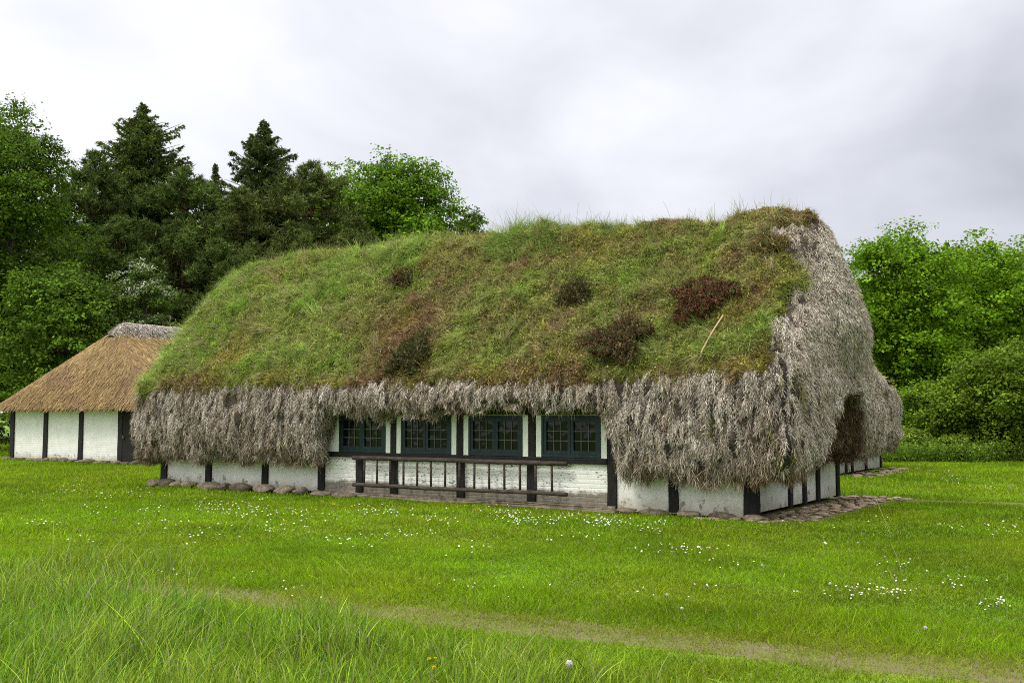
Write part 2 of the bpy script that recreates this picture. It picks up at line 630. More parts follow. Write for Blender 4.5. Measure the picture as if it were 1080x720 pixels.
            PP = P[:, None] + Sn * aa * .06 + Dn * bb * .09 + Nn_ * rng.uniform(-.012, .022, (n, k, 1))
            D = Dn * 1.0 + Nn_ * rng.uniform(.0, .22, (n, k, 1)) + rng.normal(0, .30, (n, k, 3))
            Ln = rng.uniform(.025, .07, (n, k))
            B = np.array([0, 0, -.3]) + rng.normal(0, .35, (n, k, 3))
            wd = rng.uniform(.006, .014, (n, k))
        else:
            PP = P[:, None] + Sn * aa * .035 + Dn * bb * .03
            D = Dn * 1.0 + Nn_ * rng.uniform(0, .5, (n, 1, 1)) + np.array([0, 0, -.5]) + rng.normal(0, .2, (n, k, 3))
            Ln = rng.uniform(.05, .17, (n, 1)) * rng.uniform(.5, 1.1, (n, k))
            B = np.array([0, 0, -.6]) + rng.normal(0, .3, (n, k, 3))
            wd = rng.uniform(.006, .014, (n, k))
        D = unit(D)
        Sv = unit(np.cross(D, Nf[:, None] + rng.normal(0, .8, (n, k, 3))))
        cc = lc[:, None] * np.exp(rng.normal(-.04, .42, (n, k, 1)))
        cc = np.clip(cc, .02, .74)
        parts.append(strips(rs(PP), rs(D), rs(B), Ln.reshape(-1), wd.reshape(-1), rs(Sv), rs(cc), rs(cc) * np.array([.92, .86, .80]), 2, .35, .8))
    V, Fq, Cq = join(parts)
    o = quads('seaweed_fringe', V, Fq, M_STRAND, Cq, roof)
    o['kind'] = 'stuff'

    if turf:
        # ---- turf cushion: same grid, dips under the seaweed along its border
        t = sstep(-.05, .22, tm)
        lump = (.07 * fbm(flat, 1.3, 3, seed + 20) + .085 * fbm(flat, 4.5, 3, seed + 21) + .045 * fbm(flat, 11, 2, seed + 22)).reshape(nl, npn)
        h = -.12 + t * (.20 + 1.5 * lump)
        TT = S + out['N'] * h[..., None]
        keep = np.where((tmf > -.1) & (levf > 20))
        Fk = F[keep[0], keep[1]]
        used, inv = np.unique(Fk, return_inverse=True)
        TV = TT.reshape(-1, 3)[used]
        c1, c2 = turf_colors(TV, seed)
        to = quads('turf', TV, inv.reshape(-1, 4), M_TURFSOIL, c1 * .62, roof, True)
        # ---- grass and herbs growing from the turf
        TN = normals(TT)
        q = TT.reshape(-1, 3)[F.reshape(-1, 4)]
        area = np.linalg.norm(np.cross(q[:, 2] - q[:, 0], q[:, 3] - q[:, 1]), axis=1) / 2
        wgt = area * (tmf.reshape(-1) > .06) * np.where((sidef == 4) | (sidef == 3) | (sidef == 5), np.where(levf > nl - 16, .8, .1), 1.0).reshape(-1)
        n = int(wgt.sum() * 2900 * dens)
        fi = rng.choice(len(wgt), n, p=wgt / wgt.sum())
        u, v = rng.random((2, n, 1))
        p = q[fi]
        P = (p[:, 0] * (1 - u) + p[:, 1] * u) * (1 - v) + (p[:, 3] * (1 - u) + p[:, 2] * u) * v
        Nf = TN.reshape(-1, 3)[F.reshape(-1, 4)[fi, 0]]
        tuft = fbm(P, 2.6, 2, seed + 30)
        clump = sstep(.05, .45, fbm(P, 1.1, 3, seed + 31))
        ca, green = turf_colors(P, seed)
        ridge = sstep(4.6, 5.2, P[:, 2])
        Ln = rng.uniform(.05, .15, n) * (.75 + 1.3 * clump * (.3 + green) + .9 * np.clip(tuft, 0, 1) + .3 * ridge)
        lean = unit(np.stack([fbm(P, 1.7, 2, seed + 33), fbm(P, 1.7, 2, seed + 34), 0 * Ln], -1) + 1e-6)
        D = unit(Nf * .55 + np.array([0, 0, .55]) + lean * .75 + rng.normal(0, .42, (n, 3)))
        B = np.array([0, -.10, -.35]) + rng.normal(0, .25, (n, 3))
        wd = rng.uniform(.006, .015, n)
        Sv = unit(np.cross(D, rng.normal(0, 1, (n, 3))))
        c0 = ca * np.exp(rng.normal(0, .36, (n, 1))) * (1 + .35 * fbm(P, 3.2, 2, seed + 35))[:, None]
        tall_ = (P[:, 0] > -6.2) & (P[:, 0] < -3.4) & (P[:, 2] > 4.75) & (fbm(P, 1.2, 2, 55) > -.25) if notch is not None else np.zeros(n, bool)
        Ln[tall_] *= 1.8
        straw = rng.random(n) < .15
        c0[straw] = np.array([.42, .36, .20]) * np.exp(rng.normal(0, .2, (straw.sum(), 1)))
        c0[tall_] = np.array([.20, .285, .065]) * np.exp(rng.normal(0, .3, (tall_.sum(), 1)))
        # half of the blades stand in tussocks that share a root, a lean and a tint
        nt_ = n // 46
        ti = rng.choice(n, nt_, replace=False)
        hb = n // 2
        own = rng.integers(0, nt_, hb)
        r_ = ti[own]
        sp_ = rng.normal(0, .035, (hb, 3))
        P[:hb] = P[r_] + sp_ - Nf[r_] * (sp_ * Nf[r_]).sum(1)[:, None]
        Nf[:hb] = Nf[r_]
        tl = rng.uniform(.5, 2.3, nt_)[own]
        Ln[:hb] = rng.uniform(.07, .14, hb) * tl * (.7 + .5 * green[r_])
        tdir = rng.normal(0, .28, (nt_, 3))[own]
        D[:hb] = unit(Nf[:hb] * .5 + np.array([0, 0, .6]) + tdir + rng.normal(0, .33, (hb, 3)) + unit(sp_) * .3)
        B[:hb] = np.array([0, -.12, -.5]) + tdir + rng.normal(0, .25, (hb, 3))
        tc_ = ca[ti] * np.exp(rng.normal(.05, .30, (nt_, 1)))
        stt = rng.random(nt_) < .12
        tc_[stt] = np.array([.36, .30, .17])
        c0[:hb] = tc_[own] * np.exp(rng.normal(0, .28, (hb, 1)))
        Sv = unit(np.cross(D, rng.normal(0, 1, (n, 3))))
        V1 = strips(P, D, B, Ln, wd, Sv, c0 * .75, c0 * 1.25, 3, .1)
        # moss and small leafy herbs: little leaf faces close to the surface
        m = int(n * .55)
        sel = rng.choice(n, m, replace=False)
        hc = turf_colors(P[sel] + .3, seed)[0] * np.array([1.0, .95, .8]) * np.exp(rng.normal(0, .35, (m, 1)))
        wf = rng.random(m) < .0009
        red = rng.random(m) < .16
        hc[red] = np.array([.12, .055, .03]) * np.exp(rng.normal(0, .3, (red.sum(), 1)))
        hc[wf] = np.array([.75, .74, .72])
        V2 = leaf_quads(P[sel] + Nf[sel] * rng.uniform(.0, .06, (m, 1)), unit(Nf[sel] + rng.normal(0, .6, (m, 3))), rng.uniform(.02, .05, m), hc, .7)
        # thin seed stalks standing along the ridge
        rid = np.where((P[:, 2] > zr(P[:, 0]) - .45) & (rng.random(n) < .007))[0]
        k = len(rid)
        if k:
            Dr = unit(np.array([0, 0, 1.0]) + rng.normal(0, .22, (k, 3)))
            V3 = strips(P[rid], Dr, rng.normal(0, .15, (k, 3)), rng.uniform(.2, .42, k), np.full(k, .006), unit(np.cross(Dr, rng.normal(0, 1, (k, 3)))),
                        np.tile([.16, .15, .06], (k, 1)), np.tile([.26, .20, .11], (k, 1)), 3, .6)
            V, Fq, Cq = join([V1, V2, V3])
        else:
            V, Fq, Cq = join([V1, V2])
        go = quads('turf_grass', V, Fq, M_TURF, Cq, roof)
        go['kind'] = 'stuff'
        out['T'] = TT
    return roof, out


def turf_colors(P, seed):
    """tint of the vegetation: green grass, olive moss and brown-red dead patches, plus a greenness weight"""
    a = fbm(P, .55, 3, seed + 40)
    b = fbm(P, 1.4, 4, seed + 41)
    c = fbm(P, 3.5, 3, seed + 42)
    leftness = np.clip((-P[:, 0] - 3) / 9, 0, 1)               # greener towards the far end
    low = sstep(2.75, 2.2, P[:, 2])
    g = np.clip(.61 + .34 * leftness + 1.0 * a + .9 * b + .55 * c - .75 * low, 0, 1)
    br = np.clip(.5 + .9 * fbm(P, 1.9, 3, seed + 43), 0, 1)
    green = np.array([.172, .285, .036])
    green2 = np.array([.285, .345, .095])
    brown = np.array([.255, .185, .095])
    red = np.array([.19, .112, .066])
    olive = np.array([.265, .230, .055])
    gg = green * br[:, None] + green2 * (1 - br[:, None])
    bb = brown * br[:, None] + red * (1 - br[:, None])
    ol = np.clip(fbm(P, 1.8, 3, seed + 44) * 2.8, 0, 1)[:, None]
    bb = bb * (1 - ol) + olive * ol
    col = gg * g[:, None] + bb * (1 - g[:, None])
    return col, g


# ------------------------------------------------------------------ main farmhouse
house = empty('farmhouse', (A0[0], A0[1], 0), ANG)
tag(house, 'long half-timbered farmhouse under a thick seaweed roof overgrown with grass and heather', 'farmhouse')

NX0, NX1 = -8.75, -2.22                                         # window gap in the fringe


def zbf(x):
    base = .74 + .04 * np.sin(x * 1.3) + .05 * sstep(-7, -12, x)
    e0 = sstep(NX0 - .28, NX0 + .22, x)
    e1 = 1 - sstep(NX1 - .30, NX1 + .26, x)
    gap = e0 * e1
    return base + gap * (1.83 - base)


def zbe(y):
    return .72 + .14 * sstep(.8, 2.2, y) + .18 * sstep(2.6, 4.6, y)


def notch(y, z):
    h = np.sqrt(np.clip((2.12 - z) / 1.4, 0, 1))
    near = sstep(0, .25, y - (2.55 - 1.95 * h))
    far = 1 - sstep(2.3 + .6 * h, 2.8 + 1.5 * h, y)
    return .56 * near * far * sstep(2.14, 1.85, z)


def zr_main(x):
    return np.interp(x, [-15.2, -14.6, -13.4, -12.4, -9.5, -7, -4.5, -3.6, -2.4, -1.2, -.3, .2, .6], [4.75, 4.98, 5.30, 5.42, 5.38, 5.36, 5.38, 5.28, 5.14, 5.13, 5.18, 5.14, 5.02])


def border_main(G, side):
    x, y, z = G[..., 0], G[..., 1], G[..., 2]
    f = G.reshape(-1, 3)
    n1 = fbm(f, 1.5, 3, 71).reshape(x.shape)
    n2 = fbm(f, 6, 2, 72).reshape(x.shape)
    m = (z - 2.10 + .16 * n1 + .14 * n2)                        # lower edge
    # right end: the seaweed of the hip stays bare, the turf laps a little over the corner
    wv = np.interp(z, [2.1, 2.6, 3.2, 3.8, 4.4, 4.8, 5.1, 5.5], [-.45, -.30, -.05, .22, -.10, -.25, .45, 1.2])
    edge = np.where(side >= 1, (wv - (y + .0 - np.interp(z, [2.15, 5.2], [-.45, 2.35]))) * 1.0, 1)
    edge = np.where((side == 1) | (side == 2), edge + .22 * n2 + .15 * n1, 1)
    edge = np.where(side == 3, -1, edge)
    # left end
    edl = np.where((side == 6) | (side == 7), .5 - (y - np.interp(z, [2.15, 5.2], [-.4, 2.35])) + .2 * n2, 1)
    m = np.minimum(m, edge)
    m = np.minimum(m, edl)
    m = np.where(side == 5, -1, m)
    return np.clip(m, -1, 1)


roof, RM = make_roof(house, HL, HW, zr_main, zbf, zbe, .50, .86, -.08, .26, .60, .46, 2.15, notch, border_main, 100)

# dark seam running down the corner between front slope and hip
mb = MB()
S = RM['S']
kk = 300 + 3
prev = None
for l in range(12, RM['nl'] - 1, 1):
    kk = 303 - int(round(13 * max(0, (l - 34) / 55)))
    p = Vector(S[l, kk]) + Vector(RM['N'][l, kk]) * .05 + Vector((random.uniform(-.02, .02), random.uniform(-.015, .015), 0))
    if prev is not None and (p - prev).length > .01 and not (2.95 < p.z < 3.95):
        mb.tube(prev, p, .026, .026, 6)
    elif 2.95 < p.z < 3.95 and len(mb.bm.verts):
        mb.build('seam', M_CABLE, roof)
        mb = MB()
    prev = p
mb.build('seam', M_CABLE, roof)

# walls: plastered infill
PX = [-14.07, -12.55, -10.77, -9.14, -7.22, -5.61, -4.05, -2.43, -1.30, 0]
w = MB()
w.box(-14.0, -9.16, .03, .30, .08, 2.0)
w.build('wall', M_WALL, house)
w = MB()
w.box(-2.41, -.02, .03, .30, .03, 2.0)
wall = w.build('wall', M_WALL, house)
for q in ((-.30, -.03, .3, HW - .03, .08, 2.0), (-14.04, -13.8, .3, HW - .03, .08, 2.0), (-13.7, -.3, HW - .3, HW - .03, .08, 2.0)):
    MB().box(*q).build('wall', M_WALL, house)
MB().box(-9.14, -2.43, .03, .30, .06, .83).build('wall', M_WALLBRICK, house)
MB().box(-9.14, -2.43, .06, .30, .83, 2.0).build('wall', M_WALL, house)
# black corner posts and studs
for k, s in enumerate(PX):
    wd = .085 if k not in (0, 9) else .10
    MB().box(s - wd, s + wd, -.012, .2, .06, 2.0, cuts=4, jit=.006).build('timber_post', M_TIMBER, house)
MB().box(-8.19, -8.02, -.012, .2, .08, .84, cuts=3, jit=.006).build('timber_post', M_TIMBER, house)
for v in (2.0, 2.78, 3.57, 4.85):
    MB().box(-.2, .012, v - .08, v + .08, .06, 2.0, cuts=4, jit=.006).build('timber_post', M_TIMBER, house)
MB().box(-9.05, -2.515, -.03, .12, .80, .90, cuts=3, jit=.004).build('sill_beam', M_TIMBER, house)
MB().box(-9.05, -2.515, -.02, .12, 1.655, 1.80, cuts=3, jit=.004).build('top_beam', M_TIMBER, house)
# low rendered plinth under the windows
pl = MB()
pl.box(-9.3, -2.35, -.05, .06, 0, .10, cuts=6, jit=.012)
pl.build('plinth', M_STONE, house)

# windows
WINS = [(-8.63, -7.41), (-7.02, -5.81), (-5.41, -4.22), (-3.82, -2.63)]


def make_window(x0, x1):
    z0, z1 = .905, 1.63
    f = MB()                                                     # outer frame
    f.box(x0, x1, -.035, .05, z0, z0 + .05)
    f.box(x0, x1, -.035, .05, z1 - .045, z1)
    f.box(x0, x0 + .045, -.033, .05, z0 + .05, z1 - .045)
    f.box(x1 - .045, x1, -.033, .05, z0 + .05, z1 - .045)
    wo = f.build('window', M_FRAME, house)
    xm = (x0 + x1) / 2
    for a, b in ((x0 + .047, xm - .004), (xm + .004, x1 - .047)):
        c = MB()
        t = .055
        c.box(a, b, -.028, .03, z0 + .052, z0 + .052 + t + .01)
        c.box(a, b, -.028, .03, z1 - .047 - t, z1 - .047)
        c.box(a, a + t, -.026, .03, z0 + .062 + t, z1 - .047 - t)
        c.box(b - t, b, -.026, .03, z0 + .062 + t, z1 - .047 - t)
        c.build('casement', M_FRAME, wo)
        ga, gb, g0, g1 = a + t, b - t, z0 + .062 + t, z1 - .047 - t
        g = MB()
        g.box(ga, gb, .004, .008, g0, g1)
        g.build('pane', M_GLASS, wo)
        m = MB()
        for i in (1, 2):
            xx = ga + (gb - ga) * i / 3
            m.box(xx - .007, xx + .007, -.012, .003, g0, g1)
            zz = g0 + (g1 - g0) * i / 3
            m.box(ga, gb, -.010, .002, zz - .007, zz + .007)
        m.build('glazing_bar', M_MUNTIN, wo)
    for a, b in ((x0 - .115, x0 - .004), (x1 + .004, x1 + .115)):
        MB().box(a, b, -.022, .03, z0 - .003, z1 + .002).build('side_board', M_BOARD, wo)
    MB().box(x0 - .115, x1 + .115, -.030, .03, z1 + .004, z1 + .024).build('top_trim', M_MOSSBOARD, wo)
    return wo


for x0, x1 in WINS: make_window(x0, x1)
MB().box(-9.05, -8.75, -.016, .03, .903, 1.652).build('side_board', M_WALL, house)

# ladder hung on the wall
lad = empty('ladder', (*to_world(-5.75, -.11)[:2], 0), ANG)
tag(lad, 'long brown wooden ladder hung sideways on the wall under the windows', 'ladder')
for z, y, r in ((.80, 0, .043), (.27, 0, .039)):
    MB().tube((-2.42, y, z - .005), (2.50, y, z), r, r * .95, 8, .008, 8).build('rail', M_LADDER, lad, True)
for k in range(14):
    x = -2.13 + k * .333
    MB().tube((x, 0, .27), (x + random.uniform(-.01, .01), 0, .80), .023, .022, 7).build('rung', M_LADDER, lad, True)
for x in (-1.47, 1.70):
    MB().box(x - .02, x + .02, -.02, .12, .755, .775).build('hook', M_TIMBER, lad)

# ------------------------------------------------------------------ stones
def stone_mesh(seed, flat=.55, sub=3):
    bm = bmesh.new()
    bmesh.ops.create_icosphere(bm, subdivisions=sub, radius=.5)
    V = np.array([v.co[:] for v in bm.verts])
    d = .20 * fbm(V, 1.6, 2, seed) + .05 * fbm(V, 5, 2, seed + 1)
    V = V * (1 + d[:, None])
    rs_ = np.random.default_rng(seed)
    for _ in range(11):                                       # broken faces
        nn = unit(rs_.normal(size=(1, 3)) * np.array([1, 1, .9]))[0]
        ex = np.maximum(0, V @ nn - rs_.uniform(.30, .44))
        V = V - nn * (ex * .88)[:, None]
    V = V * (1 + .06 * fbm(V, 9, 2, seed + 2))[:, None]
    V[:, 2] *= flat
    V[:, 2] -= V[:, 2].min() * .78                            # sits a little into the soil
    for v, c in zip(bm.verts, V): v.co = c
    me = bpy.data.meshes.new('stone')
    bm.to_mesh(me)
    bm.free()
    for p in me.polygons: p.use_smooth = True
    return me


st_meshes = []
for k in range(7):
    me = stone_mesh(300 + k * 11)
    me.materials.append(M_STONE)
    st_meshes.append(me)
co_meshes = []
for k in range(7):
    me = stone_mesh(500 + k * 11, .38, 2)
    me.materials.append(M_COBBLE)
    co_meshes.append(me)


def stone(name, me, s, v, sx, sy, sz, label, group, rz=None):
    o = bpy.data.objects.new(name, me)
    COL.objects.link(o)
    o.location = to_world(s, v, 0.0)
    o.scale = (sx, sy, sz)
    o.rotation_euler = (0, 0, ANG + (random.uniform(-.3, .3) if rz is None else rz))
    tag(o, label, 'stone', group)
    return o


BL = [(163, 517, 20, 'small rounded boulder farthest left, past the farmhouse corner post'),
      (174, 517, 24, 'grey boulder just under the left corner post of the farmhouse'),
      (187, 519, 15, 'narrow brown boulder beside the left corner post boulder'),
      (200, 519, 16, 'small brown boulder under the first white panel from the left'),
      (220, 521, 25, 'large wide boulder under the second post from the left'),
      (237, 522, 11, 'smallest boulder, next to the large one under the second post'),
      (254, 523, 25, 'broad grey boulder under the middle of the second white panel'),
      (278, 525, 27, 'big round boulder under the third post from the left'),
      (300, 526, 22, 'flat dark boulder under the third white panel'),
      (318, 527, 15, 'small speckled boulder near the right end of the third panel'),
      (338, 529, 27, 'low brown boulder under the post left of the windows'),
      (362, 530, 24, 'low flat boulder under the panel left of the ladder')]
def s_at(px, v):
    k = (px - CX) / FPX
    return (k * (CP * (A0[1] + CD * v) - EYE * SP) - A0[0] + SD * v) / (CD - k * CP * SD)


for k, (px, py, wpx, lab) in enumerate(BL):
    v = -.24 + (.05 if k % 2 else -.03)
    s = s_at(px, v)
    g = to_world(s, v)
    wd = wpx / (FPX / g[1]) * 1.22
    hh = (.66 if k < 10 else .40)
    stone('boulder', st_meshes[k % 7], s, v, wd, .42, min(.62, .50 * hh + wd * .25 * hh), lab, 'foundation boulders along the farmhouse wall')
FL = [(660, 541, 26, 'flat stone under the panel right of the windows'), (688, 544, 30, 'wide low stone between the two posts right of the windows'),
      (728, 546, 30, 'low stone just right of the second post from the farmhouse corner'), (762, 548, 34, 'wide low stone left of the right corner post'),
      (795, 550, 26, 'low stone at the foot of the right corner post')]
for k, (px, py, wpx, lab) in enumerate(FL):
    s = s_at(px, -.13)
    g = to_world(s, -.13)
    stone('boulder', st_meshes[(k + 3) % 7], s, -.13, wpx / (FPX / g[1]) * 1.1, .30, .24, lab, 'low stones at the right end of the front wall')

# cobbled apron round the right-hand end
k = 0
taken = []
for i in range(900):
    if k >= 125: break
    v = random.uniform(-.42, 5.6)
    s = random.uniform(.10, .88) if v > -.02 else random.uniform(-.7, .75)
    if v > 5.0: s = random.uniform(-.5, 1.2)
    if v < .4 and s > .35 + (v + .4) * .9: continue
    sz = random.uniform(.12, .30)
    if any((s - a) ** 2 + (v - b) ** 2 < ((sz + c) * .40) ** 2 for a, b, c in taken): continue
    taken.append((s, v, sz))
    stone('paving_stone', co_meshes[k % 7], s, v, sz, sz * random.uniform(.7, 1.1), random.uniform(.09, .19),
          'rough reddish grey stone in the paving round the right end of the farmhouse', 'paving stones round the right end of the farmhouse', random.uniform(0, 6.2))
    k += 1

# ------------------------------------------------------------------ rear building across the yard
RB0 = to_world(-2.2, 12.2)
barn = empty('barn', (RB0[0], RB0[1], 0), ANG)
tag(barn, 'second seaweed-roofed building with white walls, half hidden behind the farmhouse at right', 'barn')
LB, WB = 11.0, 5.0


def border_none(G, side):
    x, y, z = G[..., 0], G[..., 1], G[..., 2]
    n2 = fbm(G.reshape(-1, 3), 4, 2, 77).reshape(x.shape)
    m = z - 2.35 + .15 * n2
    m = np.where((side == 1) | (side == 2) | (side == 3), np.minimum(m, np.where(side == 3, .16 + .2 * n2, -.5)), m)
    return np.clip(m, -1, 1)


make_roof(barn, LB, WB, lambda x: np.interp(x, [-12, -10, -1, .5], [3.2, 3.5, 3.5, 3.0]), lambda x: .66 + 0 * x, lambda y: .70 + 0 * y,
          .48, .55, .20, .45, .5, .2, 2.1, None, border_none, 160, .55, nf=120, ne=60)
for q in ((-LB + .05, -.03, .03, .25, .06, 2.0), (-.25, -.03, .25, WB - .03, .06, 2.0), (-LB + .05, -.25, WB - .25, WB - .03, .06, 2.0), (-LB + .03, -LB + .25, .25, WB - .25, .06, 2.0)):
    MB().box(*q).build('wall', M_WALL, barn)
for v in (.08, 1.15, 1.75, 3.2, 4.92):
    MB().box(-.2, .012, v - .08, v + .08, .04, 2.0, cuts=3, jit=.006).build('timber_post', M_TIMBER, barn)
k = 0
taken = []
for i in range(600):
    if k >= 42: break
    v = 12.2 + random.uniform(-.2, 5.3)
    s = -2.2 + random.uniform(.1, 1.1)
    sz = random.uniform(.2, .38)
    if any((s - a) ** 2 + (v - b) ** 2 < ((sz + c) * .42) ** 2 for a, b, c in taken): continue
    taken.append((s, v, sz))
    stone('paving_stone', co_meshes[k % 7], s, v, sz, sz * .9, .17, 'rough reddish grey stone in the paving at the foot of the barn wall', 'paving stones along the barn wall', random.uniform(0, 6.2))
    k += 1

# ------------------------------------------------------------------ reed-thatched annex on the left
AN0 = np.array([-11.93, 34.2])
AANG = math.atan2(-.52, .854)
annex = empty('outbuilding', (AN0[0], AN0[1], 0), AANG)
tag(annex, 'small white half-timbered outbuilding with golden brown reed thatch left of the farmhouse', 'outbuilding')
LA, WA = 7.3, 9.0                                               # end wall runs along -x, the long side along +y
for q in ((-LA + .03, -1.2, .03, .25, .10, 2.0), (-LA + .03, -LA + .25, .25, WA, .10, 2.0), (-.25, -.03, .25, WA, .10, 2.0)):
    MB().box(*q).build('wall', M_WALLANNEX, annex)
for s in (-LA + .04, -5.33, -3.38, -1.32, -.08):
    MB().box(s - .11, s + .11, -.015, .2, .06, 2.0, cuts=3, jit=.008).build('timber_post', M_TIMBER, annex)
for v in (2.2, 4.2, 6.2, 8.2):
    MB().box(-.2, .012, v - .1, v + .1, .06, 2.0, cuts=3, jit=.008).build('timber_post', M_TIMBER, annex)
d = MB().box(-1.21, -.19, .0, .12, .06, 1.95).build('door', M_DOOR, annex)
MB().box(-1.14, -1.09, -.06, -.001, .85, .95, bev=.01).build('handle', M_MUNTIN, d)


def reed_roof():
    e, zE, zR, ins = .42, 1.93, 4.82, 1.75
    x0, x1 = -LA - e, e
    xm = -LA / 2
    ridge0 = np.array([xm, ins, zR])
    ridge1 = np.array([xm, WA, zR])
    c = [np.array([x0, -e, zE]), np.array([x1, -e, zE]), np.array([x1, WA, zE]), np.array([x0, WA, zE])]
    faces = [(c[0], c[1], ridge0, ridge0), (c[1], c[2], ridge1, ridge0), (c[3], c[0], ridge0, ridge1)]
    parts, st = [], []
    for f in faces:
        n1, n2 = 50, 40
        u = np.linspace(0, 1, n1)[None, :, None]
        v = np.linspace(0, 1, n2)[:, None, None]
        P = (f[0] * (1 - u) + f[1] * u) * (1 - v) + (f[3] * (1 - u) + f[2] * u) * v
        nrm = np.cross(f[1] - f[0], f[2] - f[1] if np.linalg.norm(f[2] - f[1]) > 0 else f[3] - f[0])
        nrm = nrm / np.linalg.norm(nrm)
        if nrm[2] < 0: nrm = -nrm
        sag = .16 * np.sin(v * math.pi) * (u * (1 - u) * 4) ** .5 + .035
        Pd = P + nrm * (sag * 1.0 + .02 * fbm(P.reshape(-1, 3), 2, 3, 9).reshape(n2, n1, 1) - .04)
        idx = np.arange(n1 * n2).reshape(n2, n1)
        F = np.stack([idx[:-1, :-1], idx[:-1, 1:], idx[1:, 1:], idx[1:, :-1]], -1).reshape(-1, 4)
        V = Pd.reshape(-1, 3)
        parts.append((V, F, np.tile([.15, .095, .048], (len(V), 1))))
        # eave underside
        lo = Pd[0]
        lo2 = lo + np.array([0, 0, -.16])
        inn = lo * .94 + np.array([xm, WA / 2, 1.6]) * .06
        inn[:, 2] = 1.82
        VV = np.concatenate([lo, lo2, inn])
        i0 = np.arange(n1)
        FF = np.concatenate([np.stack([i0[:-1], i0[1:], i0[1:] + n1, i0[:-1] + n1], -1), np.stack([i0[:-1] + n1, i0[1:] + n1, i0[1:] + 2 * n1, i0[:-1] + 2 * n1], -1)])
        parts.append((VV, FF, np.tile([.11, .08, .05], (len(VV), 1))))
        # reeds
        q = V[F]
        area = np.linalg.norm(np.cross(q[:, 2] - q[:, 0], q[:, 3] - q[:, 1]), axis=1) / 2
        n = int(area.sum() * 950)
        fi = rng.choice(len(area), n, p=area / area.sum())
        a, b = rng.random((2, n, 1))
        p = q[fi]
        PP = (p[:, 0] * (1 - a) + p[:, 1] * a) * (1 - b) + (p[:, 3] * (1 - a) + p[:, 2] * a) * b
        dn = np.array([0, 0, -1.0]) + nrm * nrm[2]
        dn = dn / np.linalg.norm(dn)
        D = unit(dn + nrm * .05 + rng.normal(0, .05, (n, 3)))
        S_ = unit(np.cross(D, nrm + rng.normal(0, .25, (n, 3))))
        patch = 1 + .28 * fbm(PP * np.array([1, 1, .6]), 1.6, 3, 21)
        streak = np.clip(fbm(PP, 1.0, 3, 23) * 1.6, 0, 1)[:, None]
        cc = (np.array([.285, .195, .088]) * (1 - streak) + np.array([.20, .125, .072]) * streak) * patch[:, None] * np.exp(rng.normal(0, .30, (n, 1)))
        st.append(strips(PP + nrm * .01, D, rng.normal(0, .04, (n, 3)), rng.uniform(.12, .32, n), rng.uniform(.010, .026, n), S_, cc * .85, cc * 1.1, 2, .5))
    V, F, C = join(parts)
    ro = quads('roof', V, F, M_REED, C, annex, False)
    V, F, C = join(st)
    so = quads('reed_stalks', V, F, M_REED, C, ro)
    so['kind'] = 'stuff'
    # ridge cap of grey seaweed
    yy = np.linspace(ins - .42, WA + .1, 46)
    aa = np.linspace(-1, 1, 13)
    Y, Aa = np.meshgrid(yy, aa, indexing='ij')
    endf = np.sqrt(np.clip((Y - (ins - .45)) / .5, 0, 1))
    Xc = xm + Aa * .66
    Zc = zR + .15 - (np.abs(Aa) ** 1.6) * .62 - (1 - endf) * .62
    Pc = np.stack([Xc, Y, Zc], -1).reshape(-1, 3)
    Pc[:, 2] += .05 * fbm(Pc, 2.5, 3, 5)
    idx = np.arange(len(Pc)).reshape(46, 13)
    F = np.stack([idx[:-1, :-1], idx[:-1, 1:], idx[1:, 1:], idx[1:, :-1]], -1).reshape(-1, 4)
    # thickness
    Pb = Pc + np.array([0, 0, -.16])
    Pcap = np.concatenate([Pc, Pb])
    n0 = len(Pc)
    rim = []
    for seq in (idx[0], idx[-1], idx[:, 0], idx[:, -1]):
        for a, b in zip(seq[:-1], seq[1:]): rim.append((a, b, b + n0, a + n0))
    Fall = np.concatenate([F, np.array(rim)])
    capo = quads('ridge_cap', Pcap, Fall, M_SHELL, np.tile([.20, .175, .15], (len(Pcap), 1)), ro, True)
    n = 9000
    fi = rng.choice(len(F), n)
    a, b = rng.random((2, n, 1))
    p = Pc[F[fi]]
    PP = (p[:, 0] * (1 - a) + p[:, 1] * a) * (1 - b) + (p[:, 3] * (1 - a) + p[:, 2] * a) * b
    sd = np.sign(PP[:, :1] - xm)
    D = unit(np.concatenate([sd * .8, rng.normal(0, .5, (n, 1)), np.full((n, 1), -.15)], 1) + rng.normal(0, .2, (n, 3)))
    cc = np.array([.50, .45, .39]) * np.exp(rng.normal(0, .3, (n, 1)))
    V, F2, C = strips(PP + np.array([0, 0, .02]), D, np.tile([0, 0, -.35], (n, 1)), rng.uniform(.08, .18, n), rng.uniform(.012, .024, n), unit(np.cross(D, np.array([0, 0, 1.0]) + rng.normal(0, .3, (n, 3)))), cc, cc * .8, 2, .4)
    co = quads('ridge_straw', V, F2, M_STRAND, C, ro)
    co['kind'] = 'stuff'


reed_roof()
cm = Matrix.Rotation(AANG, 4, 'Z')
for k in range(16):
    s = -LA + .1 + k * .46
    p = cm @ Vector((s, -.22, 0)) + Vector((AN0[0], AN0[1], 0))
    o = bpy.data.objects.new('boulder', st_meshes[k % 7])
    COL.objects.link(o)
    o.location = p
    o.scale = (random.uniform(.34, .5), .36, random.uniform(.25, .42))
    o.rotation_euler = (0, 0, AANG + random.uniform(-.3, .3))
    tag(o, 'low brown foundation stone along the outbuilding wall', 'stone', 'foundation stones along the outbuilding')

